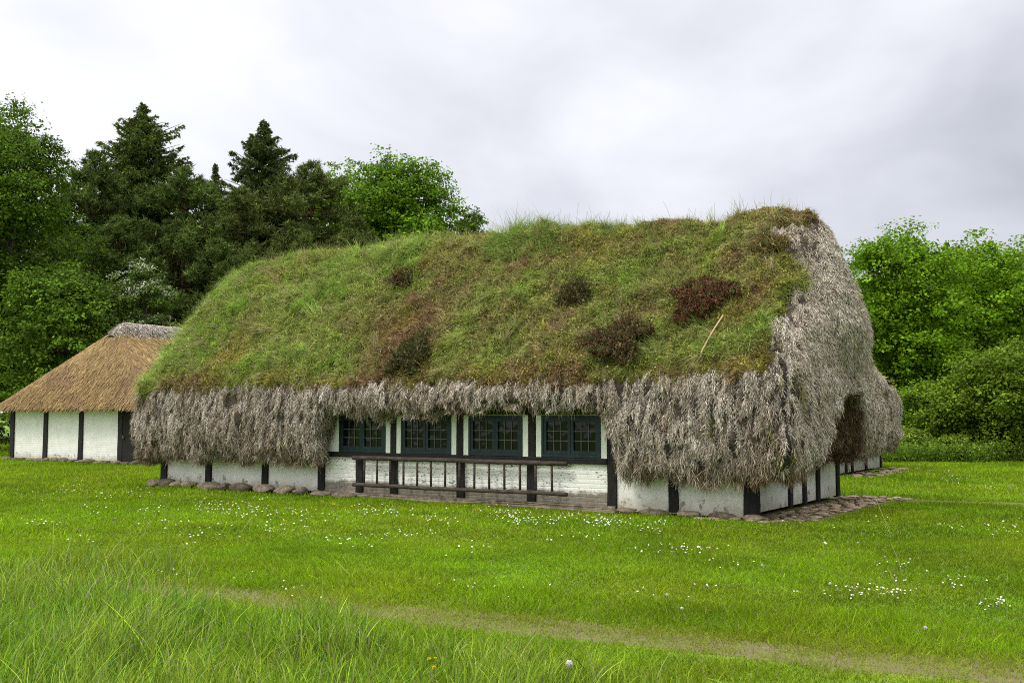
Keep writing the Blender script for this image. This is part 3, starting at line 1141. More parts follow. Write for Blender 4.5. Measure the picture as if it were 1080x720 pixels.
# ------------------------------------------------------------------ heather and stalk on the roof
p0 = (0, -.475, 2.15)
slope = np.array([0, 2.92, 2.95])
pn = np.cross(np.array([1.0, 0, 0]), slope)
pn = pn / np.linalg.norm(pn)
if pn[2] < 0: pn = -pn
HE = [(437, 378, 52, 60, 0, 'dark green heather clump low on the left half of the turf roof'),
      (652, 364, 84, 62, 1, 'dark heather clump low on the roof, above the rightmost window'),
      (742, 320, 84, 56, 2, 'red-brown heather clump, highest and rightmost of the big ones'),
      (424, 300, 36, 28, 1, 'small brown heather clump high on the left of the roof'),
      (606, 313, 46, 40, 0, 'dull olive heather clump left of the slope middle, above the windows'),
      (812, 268, 46, 30, 3, 'brown moss cushion near the ridge at the right corner')]
HC = [((.045, .040, .018), (.10, .085, .035)), ((.055, .036, .02), (.13, .082, .042)), ((.060, .028, .018), (.15, .068, .040)), ((.12, .085, .035), (.2, .15, .06))]
TG = RM['T']
TW = to_world(TG[..., 0], TG[..., 1], TG[..., 2])
tz = TW[..., 2] - EYE
depth = TW[..., 1] * CP + tz * SP
TPX = CX + FPX * TW[..., 0] / depth
TPY = CY - FPX * (tz * CP - TW[..., 1] * SP) / depth


def on_turf(px, py):
    d2 = (TPX - px) ** 2 + (TPY - py) ** 2 + np.where(RM['side'] < 2, 0, 1e6) + np.where(RM['lev'] > 30, 0, 1e6)
    return TG.reshape(-1, 3)[np.argmin(d2)].copy()


for px, py, wp, hp_, ci, lab in HE:
    P = on_turf(px, py)
    Wp = to_world(P[0], P[1], P[2])
    sc_ = FPX / Wp[1]
    rx, ry = wp / sc_ / 2, hp_ / sc_ / 2 * 1.25
    n = 3000 if wp > 50 else 1000
    th = rng.uniform(0, 2 * math.pi, n)
    rr = .78 * rng.random(n) ** .62 * (1 + .25 * np.sin(th * 3 + px) + .2 * np.sin(th * 5 + py) + .12 * np.sin(th * 9 + px))
    sl = slope / np.linalg.norm(slope)
    Q = np.array([1.0, 0, 0]) * (rr * np.cos(th) * rx)[:, None] + sl * (rr * np.sin(th) * ry)[:, None]
    stray = rng.random(n) < .22
    rr = np.where(stray, rr * rng.uniform(1.1, 1.8, n), rr)
    dome = np.sqrt(np.clip(1 - (rr / 1.35) ** 2, 0, 1))
    Q = Q + pn * (.02 + dome * .16 * rng.random(n))[:, None]
    D = unit(pn * .8 + np.array([0, 0, .25]) + Q * .7 + rng.normal(0, .5, (n, 3)))
    Ln = rng.uniform(.06, .15, n) * (.5 + .6 * dome)
    f = rng.random((n, 1))
    cc = (np.array(HC[ci][0]) * (1 - f) + np.array(HC[ci][1]) * f) * np.exp(rng.normal(0, .5, (n, 1)))
    gr = rng.random(n) < .16
    cc[gr] = np.array([.12, .16, .05]) * np.exp(rng.normal(0, .3, (gr.sum(), 1)))
    sa = strips(Q, D, rng.normal(0, .2, (n, 3)), Ln, np.full(n, .010), unit(np.cross(D, rng.normal(0, 1, (n, 3)))), cc * .8, cc, 2, .5)
    m = n * 7
    si = rng.integers(0, n, m)
    t = rng.random((m, 1)) * .8 + .25
    LP = Q[si] + D[si] * Ln[si][:, None] * t + rng.normal(0, .010, (m, 3))
    sb = leaf_quads(LP, unit(rng.normal(0, 1, (m, 3)) + pn), rng.uniform(.016, .034, m), cc[si] * np.exp(rng.normal(0, .3, (m, 1))), .6)
    V, F, C = join([sa, sb])
    o = quads('heather_clump', V, F, M_TURF, C)
    o.location = to_world(P[0], P[1], P[2]) 
    o.rotation_euler = (0, 0, ANG)
    tag(o, lab, 'heather', 'heather clumps growing on the turf roof')

a = on_turf(766, 343) + pn * .16
b = on_turf(741, 378) + pn * .16
mb = MB()
pts = [Vector(to_world(*(a * (1 - t) + b * t + np.array([0, 0, .03 * math.sin(t * 3)]))[:3])) for t in np.linspace(0, 1, 8)]
for q0, q1 in zip(pts[:-1], pts[1:]): mb.tube(q0, q1, .014, .013, 6)
o = mb.build('dry_stalk', noise_mat('straw', [(.32, .22, .11), (.50, .38, .22)], 12))
tag(o, 'pale dry straw stalk lying on the turf at the right of the roof', 'stalk')

# ------------------------------------------------------------------ trees
def tree_root(name, px, Y, label, cat, group):
    g = at(px, 437, Y)
    o = empty(name, (g[0], Y, 0))
    tag(o, label, cat, group)
    return o


def deciduous(px, Y, top, wpx, label, tint, seed, n_leaf=26000, leaf=.17, low=.12, lobes=20, group=None, kind='broadleaf_tree', cat='tree', blossom=0.0, squash=1.0, bark=M_BARK):
    rg = np.random.default_rng(seed)
    sc_ = FPX / Y
    H = (437 - top) / sc_ + EYE
    Rc = wpx / sc_ / 2
    root = tree_root(kind, px, Y, label, cat, group)
    z0 = H * low
    ch = (H - z0) / 2
    cz = z0 + ch
    # lobes fill an egg-shaped envelope, big ones inside, small ones sticking out
    Lc, Lr = [], []
    for k in range(int(lobes * 1.7)):
        th = rg.uniform(0, 2 * math.pi)
        h = rg.uniform(-.95, .9)
        prof = math.sqrt(max(.05, 1 - abs(h) ** 2.4)) * (1.0 if h < 0 else 1 - .22 * h)
        rr = (rg.random() ** .42) * .80 * prof
        r = rg.uniform(.20, .38) * (1.0 - .2 * abs(h))
        Lc.append((rr * math.cos(th) * Rc, rr * math.sin(th) * Rc * squash, cz + h * ch * .84))
        Lr.append(r * min(Rc, ch * 1.1))
    for hh in (-.6, -.2, .2, .5):
        for th in np.linspace(0, 6, 6):
            Lc.append((.36 * Rc * math.cos(th + hh), .36 * Rc * math.sin(th + hh), cz + hh * ch)); Lr.append(.40 * min(Rc, ch))
    for hh in (.62, .78):
        Lc.append((rg.uniform(-.15, .15) * Rc, 0, cz + hh * ch)); Lr.append(.30 * min(Rc, ch))
    Lc, Lr = np.array(Lc), np.array(Lr)
    # sprigs on lobe surfaces
    n_leaf = int(n_leaf * 1.5)
    nsp = n_leaf // 26
    pr = Lr ** 2 / (Lr ** 2).sum()
    li = rg.choice(len(Lc), nsp, p=pr)
    dv = unit(rg.normal(size=(nsp, 3)) + np.array([0, -.25, .25]))
    rad = Lr[li] * (rg.random(nsp) ** .22) * rg.uniform(.80, 1.12, nsp)
    sp = Lc[li] + dv * rad[:, None] * np.array([1.05, 1.05, .85])
    sp[:, 2] = np.maximum(sp[:, 2], .15)
    # leaves around sprigs, drooping flat layers
    k = 26
    ss = rg.uniform(.55, 1.35, (nsp, 1, 1)) * (Rc * .040 + .07)
    off = np.clip(rg.normal(0, 1, (nsp, k, 3)), -1.6, 1.6) * ss * np.array([1, 1, .55])
    LP = (sp[:, None] + off).reshape(-1, 3)
    nrm = unit(np.repeat(dv, k, 0) * .55 + np.array([0, 0, .75]) + rg.normal(0, .55, (nsp * k, 3)))
    base = np.array(tint)
    lum = np.exp(rg.normal(0, .30, (nsp, 1, 1))) * (1 + .25 * fbm(sp, .5, 2, seed))[:, None, None]
    yel = rg.random((nsp, 1, 1)) * .35
    cc = (base * (1 - yel) + base * np.array([1.55, 1.18, .75]) * yel) * lum * np.exp(rg.normal(0, .22, (nsp, k, 1)))
    cc = cc.reshape(-1, 3)
    size = rg.uniform(.6, 1.25, nsp * k) * leaf * .92
    if blossom:
        fl = rg.random(nsp) < blossom * sstep(-.2, .5, dv[:, 2] - dv[:, 1] * .3)
        msk = np.repeat(fl, k) & (rg.random(nsp * k) < .6)
        cc[msk] = np.array([.66, .68, .52]) * rg.uniform(.7, 1.1, (msk.sum(), 1))
        size[msk] *= .7
    V, F, C = leaf_quads(LP, nrm, size, cc, .72)
    mb = MB()
    tr = .03 * H * .6 + .05
    mb.tube((0, 0, -.05), (0, 0, cz * .55), tr, tr * .75, 9, tr * .3, 4)
    mb.tube((0, 0, cz * .55), (Lc[-1][0], 0, H * .9), tr * .75, .02, 7, tr * .4, 5)
    for c, r in list(zip(Lc, Lr))[:int(lobes * 1.7)]:
        zs = min(c[2] * .8, cz) * rg.uniform(.6, .95)
        mb.tube((0, 0, zs), tuple(c), tr * .3, .015, 5, .12, 4)
    mb.build('trunk', bark, root, True)
    quads('crown', V, F, M_LEAF, C, root)
    return root


def conifer(px, Y, top, wpx, label, tint, seed, pine=False, group=None, base_z=.08, dens=1.0, kind=None, power=.85):
    rg = np.random.default_rng(seed)
    sc_ = FPX / Y
    H = (437 - top) / sc_ + EYE
    Rc = wpx / sc_ / 2
    root = tree_root(kind or ('pine_tree' if pine else 'spruce_tree'), px, Y, label, 'tree', group)
    mb = MB()
    tr = H * .011 + .06
    mb.tube((0, 0, -.05), (0, 0, H * .5), tr, tr * .7, 8, .05, 5)
    mb.tube((0, 0, H * .5), (0, 0, H - .2), tr * .7, .012, 6, .03, 4)
    parts = []
    base = np.array(tint)
    z = H * base_z
    bl = []
    while z < H - .15:
        f = (z - H * base_z) / (H * (1 - base_z))
        if pine:
            ln = Rc * (math.sin(min(1, f * 1.15 + .18) * math.pi) ** .6 if f < .75 else (1 - f) * 2.6) * rg.uniform(.75, 1.1)
            ln = max(ln, .35)
            nb = 5
            step = rg.uniform(.30, .5)
        else:
            ln = Rc * (1 - f) ** power * rg.uniform(.78, 1.1) + .12
            ln *= min(1, .22 + 7 * (1 - f))
            nb = int(7 + 4 * (1 - f))
            step = .17 + .19 * (1 - f)
        a0 = rg.uniform(0, 6.28)
        for j in range(nb):
            th = a0 + j * 6.283 / nb + rg.uniform(-.35, .35)
            l = ln * (rg.uniform(.6, 1.15) if pine else rg.uniform(.5, 1.15))
            rise = rg.uniform(-.05, .35) if pine else rg.uniform(-.38, .02) + .6 * f ** 2
            bl.append((z if pine else min(z + rg.uniform(-.3, .3) * (1.2 - f), H - .1), th, l, rise))
        z += step
    for (z, th, l, rise) in bl:
        dx, dy = math.cos(th), math.sin(th)
        p1 = np.array([dx * l, dy * l, z + rise * l])
        if l > .5: mb.tube((0, 0, z), tuple(p1 * .92 + np.array([0, 0, z]) * .08), .025 + .012 * l, .01, 4, .03, 2)
        # needle sprays along the branch
        m = max(6, int((22 if not pine else 26) * l * dens))
        t = rg.random(m) ** (.75 if not pine else .5)
        t = .12 + .88 * t
        ctr = np.array([0, 0, z]) * (1 - t)[:, None] + p1 * t[:, None]
        if not pine:
            ctr[:, 2] -= .10 * l * np.sin(t * 2.6)
            sd = np.array([-dy, dx, 0])
            lat = rg.normal(0, .27, m) * l * (1.1 - t) + rg.normal(0, .10, m) * min(1, .3 + l)
            ctr = ctr + sd * lat[:, None]
            ctr[:, 2] -= np.abs(lat) * .3
        else:
            ctr = ctr + rg.normal(0, .22, (m, 3)) * (.4 + .6 * t[:, None]) * min(1.2, .4 + l * .25)
        kq = 7 if not pine else 9
        PP = np.repeat(ctr, kq, 0)
        n = len(PP)
        if pine:
            D = unit(rg.normal(0, 1, (n, 3)) + np.array([dx * .5, dy * .5, .75]))
            Ln = rg.uniform(.16, .32, n)
            wd = rg.uniform(.035, .06, n)
            B = np.zeros((n, 3))
        else:
            D = unit(rg.normal(0, .6, (n, 3)) + np.array([dx * .8, dy * .8, -.25]))
            Ln = rg.uniform(.14, .34, n)
            wd = rg.uniform(.04, .075, n)
            B = np.tile([0, 0, -.15], (n, 1))
        if not pine: Ln = Ln * min(1, .45 + 1.4 * (1 - z / H))
        S_ = unit(np.cross(D, rg.normal(0, 1, (n, 3))))
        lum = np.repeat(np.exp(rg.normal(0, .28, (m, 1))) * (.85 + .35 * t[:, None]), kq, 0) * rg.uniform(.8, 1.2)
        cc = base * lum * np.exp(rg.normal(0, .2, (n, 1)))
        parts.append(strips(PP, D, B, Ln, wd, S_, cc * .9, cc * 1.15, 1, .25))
    mb.build('trunk', M_PINEBARK if pine else M_BARK, root, True)
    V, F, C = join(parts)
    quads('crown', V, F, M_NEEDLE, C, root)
    return root


GL, GR = 'trees of the wood behind the farmhouse', 'trees at the right edge of the lawn'
G1 = (.125, .245, .010)
G2 = (.125, .228, .014)
PN = (.076, .108, .026)
PO = (.090, .114, .030)
deciduous(-10, 48, 76, 205, 'tall leafy broadleaf tree with rounded crown at the left edge of the picture', (.078, .150, .012), 11, 56000, .17, .06, 32, GL)
deciduous(62, 45, 275, 170, 'broad bright green bush behind the left end of the outbuilding thatch', (.082, .155, .014), 12, 24000, .16, .02, 18, 'bushes round the buildings', 'bush', 'bush')
deciduous(146, 47, 262, 96, 'hawthorn bush in white blossom above the outbuilding ridge', (.085, .145, .026), 13, 22000, .14, .03, 16, 'bushes round the buildings', 'hawthorn_bush', 'bush', blossom=.6)
conifer(143, 63, 101, 285, 'tallest dark spruce with a pointed top at left', (.080, .112, .022), 21, group=GL, dens=1.35, power=.72)
conifer(90, 57, 158, 170, 'blue-green pine just right of the tall left broadleaf tree', PN, 22, True, GL, .10, 1.3)
conifer(190, 55, 172, 180, 'dark pine with a bare reddish trunk right of the tallest spruce', PN, 23, True, GL, .30, 1.35)
conifer(222, 66, 166, 80, 'slim young conifer with a thin top between the two spruces', PO, 24, False, GL, .05, 1.2)
conifer(273, 60, 118, 240, 'pointed spruce second tallest, right of the slim young conifer', (.066, .090, .024), 25, group=GL, dens=1.35, power=.76)
conifer(248, 55, 196, 150, 'olive brown pine in front of the second spruce', PO, 26, True, GL, .22, 1.35)
conifer(325, 57, 164, 180, 'olive pine left of the bright broadleaf tree above the roof', PO, 27, True, GL, .14, 1.35)
conifer(375, 55, 222, 130, 'lower olive pine in front of the bright broadleaf tree', PO, 30, True, GL, .14, 1.3)
conifer(225, 52, 246, 130, 'low dark pine just above the left end of the turf ridge', PN, 31, True, GL, .10, 1.3)
conifer(305, 54, 232, 130, 'low pine at the roof ridge between the second spruce and the olive pines', PO, 34, True, GL, .08, 1.3)
conifer(60, 58, 222, 150, 'dark pine behind the bright bush at left', PN, 35, True, GL, .08, 1.3)
conifer(120, 53, 224, 150, 'low dark pine above the hawthorn bush', PN, 32, True, GL, .10, 1.3)
deciduous(366, 64, 152, 140, 'narrow light green broadleaf tree behind the olive pines', G2, 14, 22000, .20, .2, 12, GL)
deciduous(420, 58, 148, 175, 'bright green broadleaf tree with uneven top above the turf roof', (.100, .200, .012), 15, 54000, .20, .12, 22, GL)
deciduous(487, 61, 202, 90, 'smaller yellow-green broadleaf tree rightmost above the turf ridge', (.105, .185, .022), 16, 24000, .19, .12, 14, GL)
deciduous(948, 46, 228, 180, 'leafy broadleaf tree just right of the farmhouse gable', G1, 17, 34000, .17, .06, 24, GR)
deciduous(1028, 48, 240, 200, 'leafy broadleaf tree second from the farmhouse gable', (.122, .238, .010), 18, 34000, .17, .06, 24, GR)
deciduous(1098, 50, 244, 140, 'slightly darker broadleaf tree cut by the right edge of the picture', (.105, .20, .012), 19, 20000, .18, .06, 18, GR)
deciduous(1062, 38, 360, 185, 'large rounded bush with bare inner branches at the right edge of the lawn', (.105, .180, .014), 20, 36000, .13, .02, 13, 'bushes round the buildings', 'bush', 'bush')
deciduous(985, 39, 402, 110, 'smaller loose bush leaning out left of the large rounded bush', (.105, .185, .014), 36, 16000, .12, .0, 9, 'bushes round the buildings', 'bush', 'bush')
deciduous(900, 52, 330, 90, 'dark green bush low behind the farmhouse gable', (.040, .09, .015), 33, 12000, .17, .03, 14, 'bushes round the buildings', 'bush', 'bush')  # leaf tint darker than on the other bushes
for px, Y, top, wd, lab, sd in ((958, 37.5, 452, 70, 'low pale nettle-like shrub nearest the barn corner', 41), (1003, 37, 458, 60, 'low leafy shrub under the left side of the large bush', 42), (1048, 36.6, 464, 62, 'low leafy shrub in front of the large bush', 43), (1090, 36.5, 462, 60, 'low leafy shrub at the right edge of the lawn', 44)):
    deciduous(px, Y, top, wd, lab, (.125, .195, .022), sd, 6500, .10, .0, 10, 'low shrubs along the lawn edge', 'shrub', 'shrub')

# far wood closing the gaps between the trees
def woodland(name, x0, x1, Y, hfun, n, tint, label, seed):
    rg = np.random.default_rng(seed)
    m = n // 12
    px = rg.uniform(x0, x1, m)
    Yd = Y + rg.uniform(-4, 5, m)
    X = (px - CX) / FPX * Yd
    Hm = np.interp(px, *hfun) * (1 + .10 * fbm(np.stack([X, 0 * X, 0 * X], -1), .25, 3, seed))
    z = .1 + (rg.random(m) ** .85) * Hm
    P = np.stack([X, Yd, z], -1)
    k = 12
    LP = (P[:, None] + rg.normal(0, 1, (m, k, 3)) * np.array([.5, .5, .25])).reshape(-1, 3)
    cc = np.repeat(np.array(tint) * np.exp(rg.normal(0, .3, (m, 1))) * (1 + .4 * fbm(P, .3, 3, seed + 3))[:, None], k, 0) * np.exp(rg.normal(0, .2, (m * k, 1)))
    V, F, C = leaf_quads(LP, unit(rg.normal(0, .7, (m * k, 3)) + np.array([0, -.2, .6])), rg.uniform(.22, .5, m * k), cc, .7)
    o = quads(name, V, F, M_NEEDLE, C)
    tag(o, label, 'woodland', None, 'stuff')


woodland('woodland', -140, 560, 74, ([-140, 40, 130, 200, 230, 330, 440, 500, 560], [17, 16.5, 17.5, 16, 16, 16.5, 15, 11, 5]), 70000, (.026, .042, .016), 'dark mass of the wood seen between the nearer trees', 61)
woodland('woodland', 850, 1240, 60, ([850, 900, 1000, 1240], [6, 8.5, 10.5, 10.5]), 36000, (.030, .065, .014), 'dark green wood behind the trees at right', 62)

# ------------------------------------------------------------------ ground
g = MB()
n1 = 60
xs = np.concatenate([np.linspace(-600, -40, 8), np.linspace(-36, 36, 73), np.linspace(40, 600, 8)])
ys = np.concatenate([np.linspace(-60, -2, 6), np.linspace(0, 60, 61), np.linspace(70, 900, 10)])
X, Y = np.meshgrid(xs, ys)
V = np.stack([X.ravel(), Y.ravel(), np.zeros(X.size)], -1)
idx = np.arange(X.size).reshape(X.shape)
F = np.stack([idx[:-1, :-1], idx[:-1, 1:], idx[1:, 1:], idx[1:, :-1]], -1).reshape(-1, 4)
M_GROUND = noise_mat('lawn_soil', [(.06, .11, .006), (.10, .19, .008), (.15, .21, .014)], 1.6, 8, rough=.95, bump=.6, bscale=40)
tag(quads('ground', V, F, M_GROUND), kind='structure')

TRK = np.array([on_ground(-80, 600)[:2], on_ground(90, 610)[:2], on_ground(300, 634)[:2], on_ground(480, 652)[:2], on_ground(640, 669)[:2], on_ground(860, 692)[:2], on_ground(1080, 708)[:2], on_ground(1250, 722)[:2]])


def track_off(x, y):
    """signed distance across the track centre line"""
    yc = np.interp(x, TRK[:, 0], TRK[:, 1])
    return (y - yc) * .86


tx = np.linspace(-8.5, 6, 160)
tv = np.linspace(-.36, .36, 14)
Xg, Tg = np.meshgrid(tx, tv)
wob = .22 * fbm(np.stack([Xg.ravel(), np.sign(Tg).ravel() * 9, 0 * Xg.ravel()], -1), 1.6, 4, 5).reshape(Xg.shape) * sstep(.05, .40, np.abs(Tg))
Yg = np.interp(Xg, TRK[:, 0], TRK[:, 1]) + (Tg + wob) / .86
V = np.stack([Xg.ravel(), Yg.ravel(), (.006 - .016 * sstep(.26, .36, np.abs(Tg))).ravel()], -1)
idx = np.arange(Xg.size).reshape(Xg.shape)
F = np.stack([idx[:-1, :-1], idx[:-1, 1:], idx[1:, 1:], idx[1:, :-1]], -1).reshape(-1, 4)
M_SOIL = noise_mat('track_soil', [(.08, .13, .012), (.12, .135, .025), (.125, .105, .05), (.17, .13, .085)], 7, 8, rough=.95, bump=.8, bscale=40)
tag(quads('dirt_track', V, F, M_SOIL), kind='structure')

# narrow trodden path running right from the gable
PA = [to_world(.9, 4.9)[:2], on_ground(905, 526)[:2], on_ground(985, 529)[:2], on_ground(1090, 532)[:2], on_ground(1250, 536)[:2]]
PA = np.array(PA)
tx = np.linspace(PA[0, 0], PA[-1, 0], 80)
tv = np.linspace(-.30, .30, 5)
Xg, Tg = np.meshgrid(tx, tv)
Yg = np.interp(Xg, PA[:, 0], PA[:, 1]) + Tg + .1 * fbm(np.stack([Xg.ravel(), Tg.ravel(), 0 * Xg.ravel()], -1), 1.5, 2, 4).reshape(Xg.shape)
V = np.stack([Xg.ravel(), Yg.ravel(), np.full(Xg.size, .006)], -1)
idx = np.arange(Xg.size).reshape(Xg.shape)
F = np.stack([idx[:-1, :-1], idx[:-1, 1:], idx[1:, 1:], idx[1:, :-1]], -1).reshape(-1, 4)
tag(quads('path', V, F, M_SOIL), kind='structure')


def path_off(x, y):
    return np.where(x > PA[0, 0], np.abs(y - np.interp(x, PA[:, 0], PA[:, 1])), 9)


# bare soil patch under the apron
ap = MB()
ap.box(-.8, 1.15, -.5, 5.7, -.02, .008)
o = ap.build('paving_bed', M_SOIL)
o.location = (A0[0], A0[1], 0)
o.rotation_euler = (0, 0, ANG)
tag(o, kind='structure')


# ------------------------------------------------------------------ lawn
def lawn_tint(P, n):
    a = fbm(P, .35, 3, 81)
    b = fbm(P, 1.5, 3, 82)
    c = np.array([.150, .262, .008]) * (1 + .36 * a + .40 * b)[:, None]
    yel = np.clip(.35 + .9 * fbm(P, .8, 3, 83), 0, 1)[:, None] * .55
    c = c * (1 - yel) + np.array([.26, .295, .014]) * yel
    return 1.0 * c * np.exp(rng.normal(-.03, .34, (n, 1)))


def keep_off(x, y):
    s, v = to_local(x, y)
    k = (s > -14.2) & (s < .1) & (v > -.18) & (v < HW + .2)
    k |= (s > -.5) & (s < 1.0) & (v > -.3) & (v < 5.5) & ((v > .3) | (s < .5 + v * .8))
    s2, v2 = s + 2.2, v - 12.2
    k |= (s2 > -11) & (s2 < .9) & (v2 > 0) & (v2 < 5.2)
    return k


parts = []
for (y0, y1, per, seg, wmin, wmax, hmin, hmax) in ((5.2, 9, 5600, 2, .004, .0075, .018, .055), (9, 14, 3700, 2, .0055, .010, .020, .058), (14, 21, 1600, 1, .009, .016, .03, .065), (21, 38, 480, 1, .014, .026, .05, .10), (38, 60, 60, 1, .03, .05, .08, .16)):
    kx = .60
    area = kx * (y1 ** 2 - y0 ** 2)
    n = int(area * per)
    y = np.sqrt(rng.uniform(y0 ** 2, y1 ** 2, n))
    x = rng.uniform(-1, 1, n) * y * kx
    tr = np.abs(track_off(x, y))
    P = np.stack([x, y, np.zeros(n)], -1)
    onT = sstep(.55, .22, tr + .30 * fbm(P, 1.6, 3, 90)) * np.where(y < 12.5, 1, 0)
    patchy = sstep(-.08, .25, fbm(P * np.array([.8, 1.6, 1]), 2.0, 3, 91))
    bare = np.interp(CX + FPX * x / y, [0, 70, 130, 165, 220, 320, 360, 540, 620, 800, 840, 980, 1040, 1100], [0, .7, .75, .2, .5, .75, .3, .4, .85, .9, .35, .35, .75, .6])
    keep = rng.random(n) > onT * bare * (.0 + .78 * patchy)
    keep &= ~keep_off(x, y)
    keep &= (path_off(x, y) > .30) | (rng.random(n) < .10)
    x, y, P, onT = x[keep], y[keep], P[keep], onT[keep]
    n = len(x)
    D = unit(np.array([0, 0, 1.0]) + rng.normal(0, .62, (n, 3)) * np.array([1, 1, .3]))
    edge_h = 1 + .9 * sstep(.9, .5, np.abs(track_off(x, y) - .75)) * (y < 12.5)
    hmod = (1 + .6 * fbm(P, 1.3, 3, 84)) * edge_h * (1 - .35 * onT)
    Ln = rng.uniform(hmin, hmax, n) * hmod
    B = rng.normal(0, .35, (n, 3)) * np.array([1, 1, .4])
    S_ = unit(np.cross(D, rng.normal(0, 1, (n, 3))))
    c = lawn_tint(P, n)
    c = c * (1 - onT[:, None] * .45) + np.array([.24, .235, .03]) * onT[:, None] * .45
    dry = rng.random(n) < .05
    c[dry] = np.array([.27, .23, .09]) * np.exp(rng.normal(0, .2, (dry.sum(), 1)))
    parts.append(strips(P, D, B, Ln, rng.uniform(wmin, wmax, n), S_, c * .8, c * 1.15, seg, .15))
n = 260                                                         # dry seed stalks left standing in the lawn
y = np.sqrt(rng.uniform(7.5 ** 2, 24 ** 2, n))
x = rng.uniform(-1, 1, n) * y * .58
k = ~keep_off(x, y)
x, y = x[k], y[k]
n = len(x)
P = np.stack([x, y, 0 * x], -1)
D = unit(np.array([0, 0, 1.0]) + rng.normal(0, .35, (n, 3)))
c = np.tile([.30, .24, .12], (n, 1)) * np.exp(rng.normal(0, .3, (n, 1)))
parts.append(strips(P, D, rng.normal(0, .35, (n, 3)), rng.uniform(.10, .30, n), rng.uniform(.004, .008, n), unit(np.cross(D, rng.normal(0, 1, (n, 3)))), c * .7, c, 2, .7))
V, F, C = join(parts)
tag(quads('lawn_grass', V, F, M_GRASS, C), 'short bright green lawn grass around the buildings', 'grass', None, 'stuff')

# long grass in the foreground
n = 105000
y = np.sqrt(rng.uniform(4.3 ** 2, 11.5 ** 2, n))
x = rng.uniform(-1, 1, n) * y * .64
P = np.stack([x, y, np.zeros(n)], -1)
off = track_off(x, y)                                           # negative = nearer than the track
side_l = sstep(1.8, -3.2, x)
lim = -.55 - .45 * (1 - side_l) + .35 * fbm(P, .9, 3, 95)
dn = sstep(lim + .15, lim - .35, off) * (.28 + .72 * sstep(2.6, -.4, x + .9 * fbm(P, .8, 2, 96)))
tuft = sstep(-.15, .4, fbm(P, 1.5, 3, 97))
dn = dn * (.45 + .55 * tuft)
left_up = (x < -2.9 + .5 * fbm(P, 1.2, 2, 98)) & (off < 1.6) & (off > -1.2)   # tall stand at the far left, over the track end
dn = np.where(left_up, .35 * sstep(1.6, .3, off) * sstep(-2.8, -4.2, x), dn)
k = rng.random(n) < dn
x, y, P, tuft, side_l = x[k], y[k], P[k], tuft[k], side_l[k]
n = len(x)
Ln = rng.uniform(.14, .38, n) * (.65 + .55 * tuft) * (.62 + .5 * side_l)
sel = rng.random(n) < .05
Ln[sel] *= 1.4
lean = np.stack([.10 + .25 * fbm(P, .7, 2, 99), .1 * fbm(P, .9, 2, 100), 0 * x], -1)
D = unit(np.array([0, 0, 1.0]) + rng.normal(0, .26, (n, 3)) * np.array([1, 1, .2]) * .8 + lean * .2)
B = lean * rng.uniform(.1, .9, (n, 1)) + rng.normal(0, .26, (n, 3)) * np.array([1, 1, 0]) + np.array([0, 0, -.22]) * rng.uniform(0, 1.6, (n, 1))
S_ = unit(np.cross(D, rng.normal(0, 1, (n, 3))))
bl = np.clip(.5 + 1.0 * fbm(P, 1.1, 3, 101), 0, 1)[:, None]
c = (np.array([.145, .270, .016]) * bl + np.array([.25, .335, .035]) * (1 - bl)) * np.exp(rng.normal(0, .38, (n, 1)))
st = rng.random(n) < .07
bg_ = rng.random(n) < .25 * side_l
c[bg_] = np.array([.13, .255, .04]) * np.exp(rng.normal(0, .3, (bg_.sum(), 1)))
c[st] = np.array([.34, .33, .17]) * np.exp(rng.normal(0, .2, (st.sum(), 1)))
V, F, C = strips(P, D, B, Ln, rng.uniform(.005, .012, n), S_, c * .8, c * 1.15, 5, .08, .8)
tag(quads('long_grass', V, F, M_GRASS, C), 'tall uncut grass in the left foreground before the track', 'grass', None, 'stuff')

# weeds at the lawn edge under the far bushes
n = 9000
px = rng.uniform(925, 1230, n)
yy = 36.0 + rng.uniform(-.3, 2.2, n) + .4 * fbm(np.stack([px * .03, 0 * px, 0 * px], -1), 1, 2, 3)
P = np.stack([(px - CX) / FPX * yy, yy, 0 * px], -1)
D = unit(np.array([0, 0, 1.0]) + rng.normal(0, .35, (n, 3)))
c = np.array([.125, .205, .024]) * np.exp(rng.normal(0, .3, (n, 1)))
s1 = strips(P, D, rng.normal(0, .3, (n, 3)), rng.uniform(.2, .62, n), rng.uniform(.02, .04, n), unit(np.cross(D, rng.normal(0, 1, (n, 3)))), c * .8, c, 2, .2)
s2 = leaf_quads(np.repeat(P, 3, 0) + rng.normal(0, .08, (n * 3, 3)) + np.stack([0 * np.arange(n * 3), 0 * np.arange(n * 3), rng.uniform(.1, .6, n * 3)], -1), unit(rng.normal(0, .6, (n * 3, 3)) + np.array([0, -.3, .7])), rng.uniform(.05, .13, n * 3), np.repeat(c, 3, 0) * np.exp(rng.normal(0, .25, (n * 3, 1))))
V, F, C = join([s1, s2])
tag(quads('undergrowth', V, F, M_GRASS, C), 'tall weeds and nettles along the far lawn edge at right', 'weeds', None, 'stuff')

# ------------------------------------------------------------------ flowers
def disc(P, Nn, r, col, k=6):
    n = len(P)
    a = unit(np.cross(Nn, rng.normal(0, 1, (n, 3))))
    b = np.cross(Nn, a)
    V = np.empty((n, 8, 3), np.float32)
    for j in range(8):
        th = j * math.pi / 4
        rr = r * (1.0 if j % 2 == 0 else .72)
        V[:, j] = P + (a * math.cos(th) + b * math.sin(th)) * rr[:, None]
    base = (np.arange(n) * 8)[:, None]
    F = np.concatenate([base + np.array([[0, 1, 2, 3]]), base + np.array([[3, 4, 7, 0]]), base + np.array([[4, 5, 6, 7]])], 0)
    return V.reshape(-1, 3), F, np.repeat(col, 8, 0)


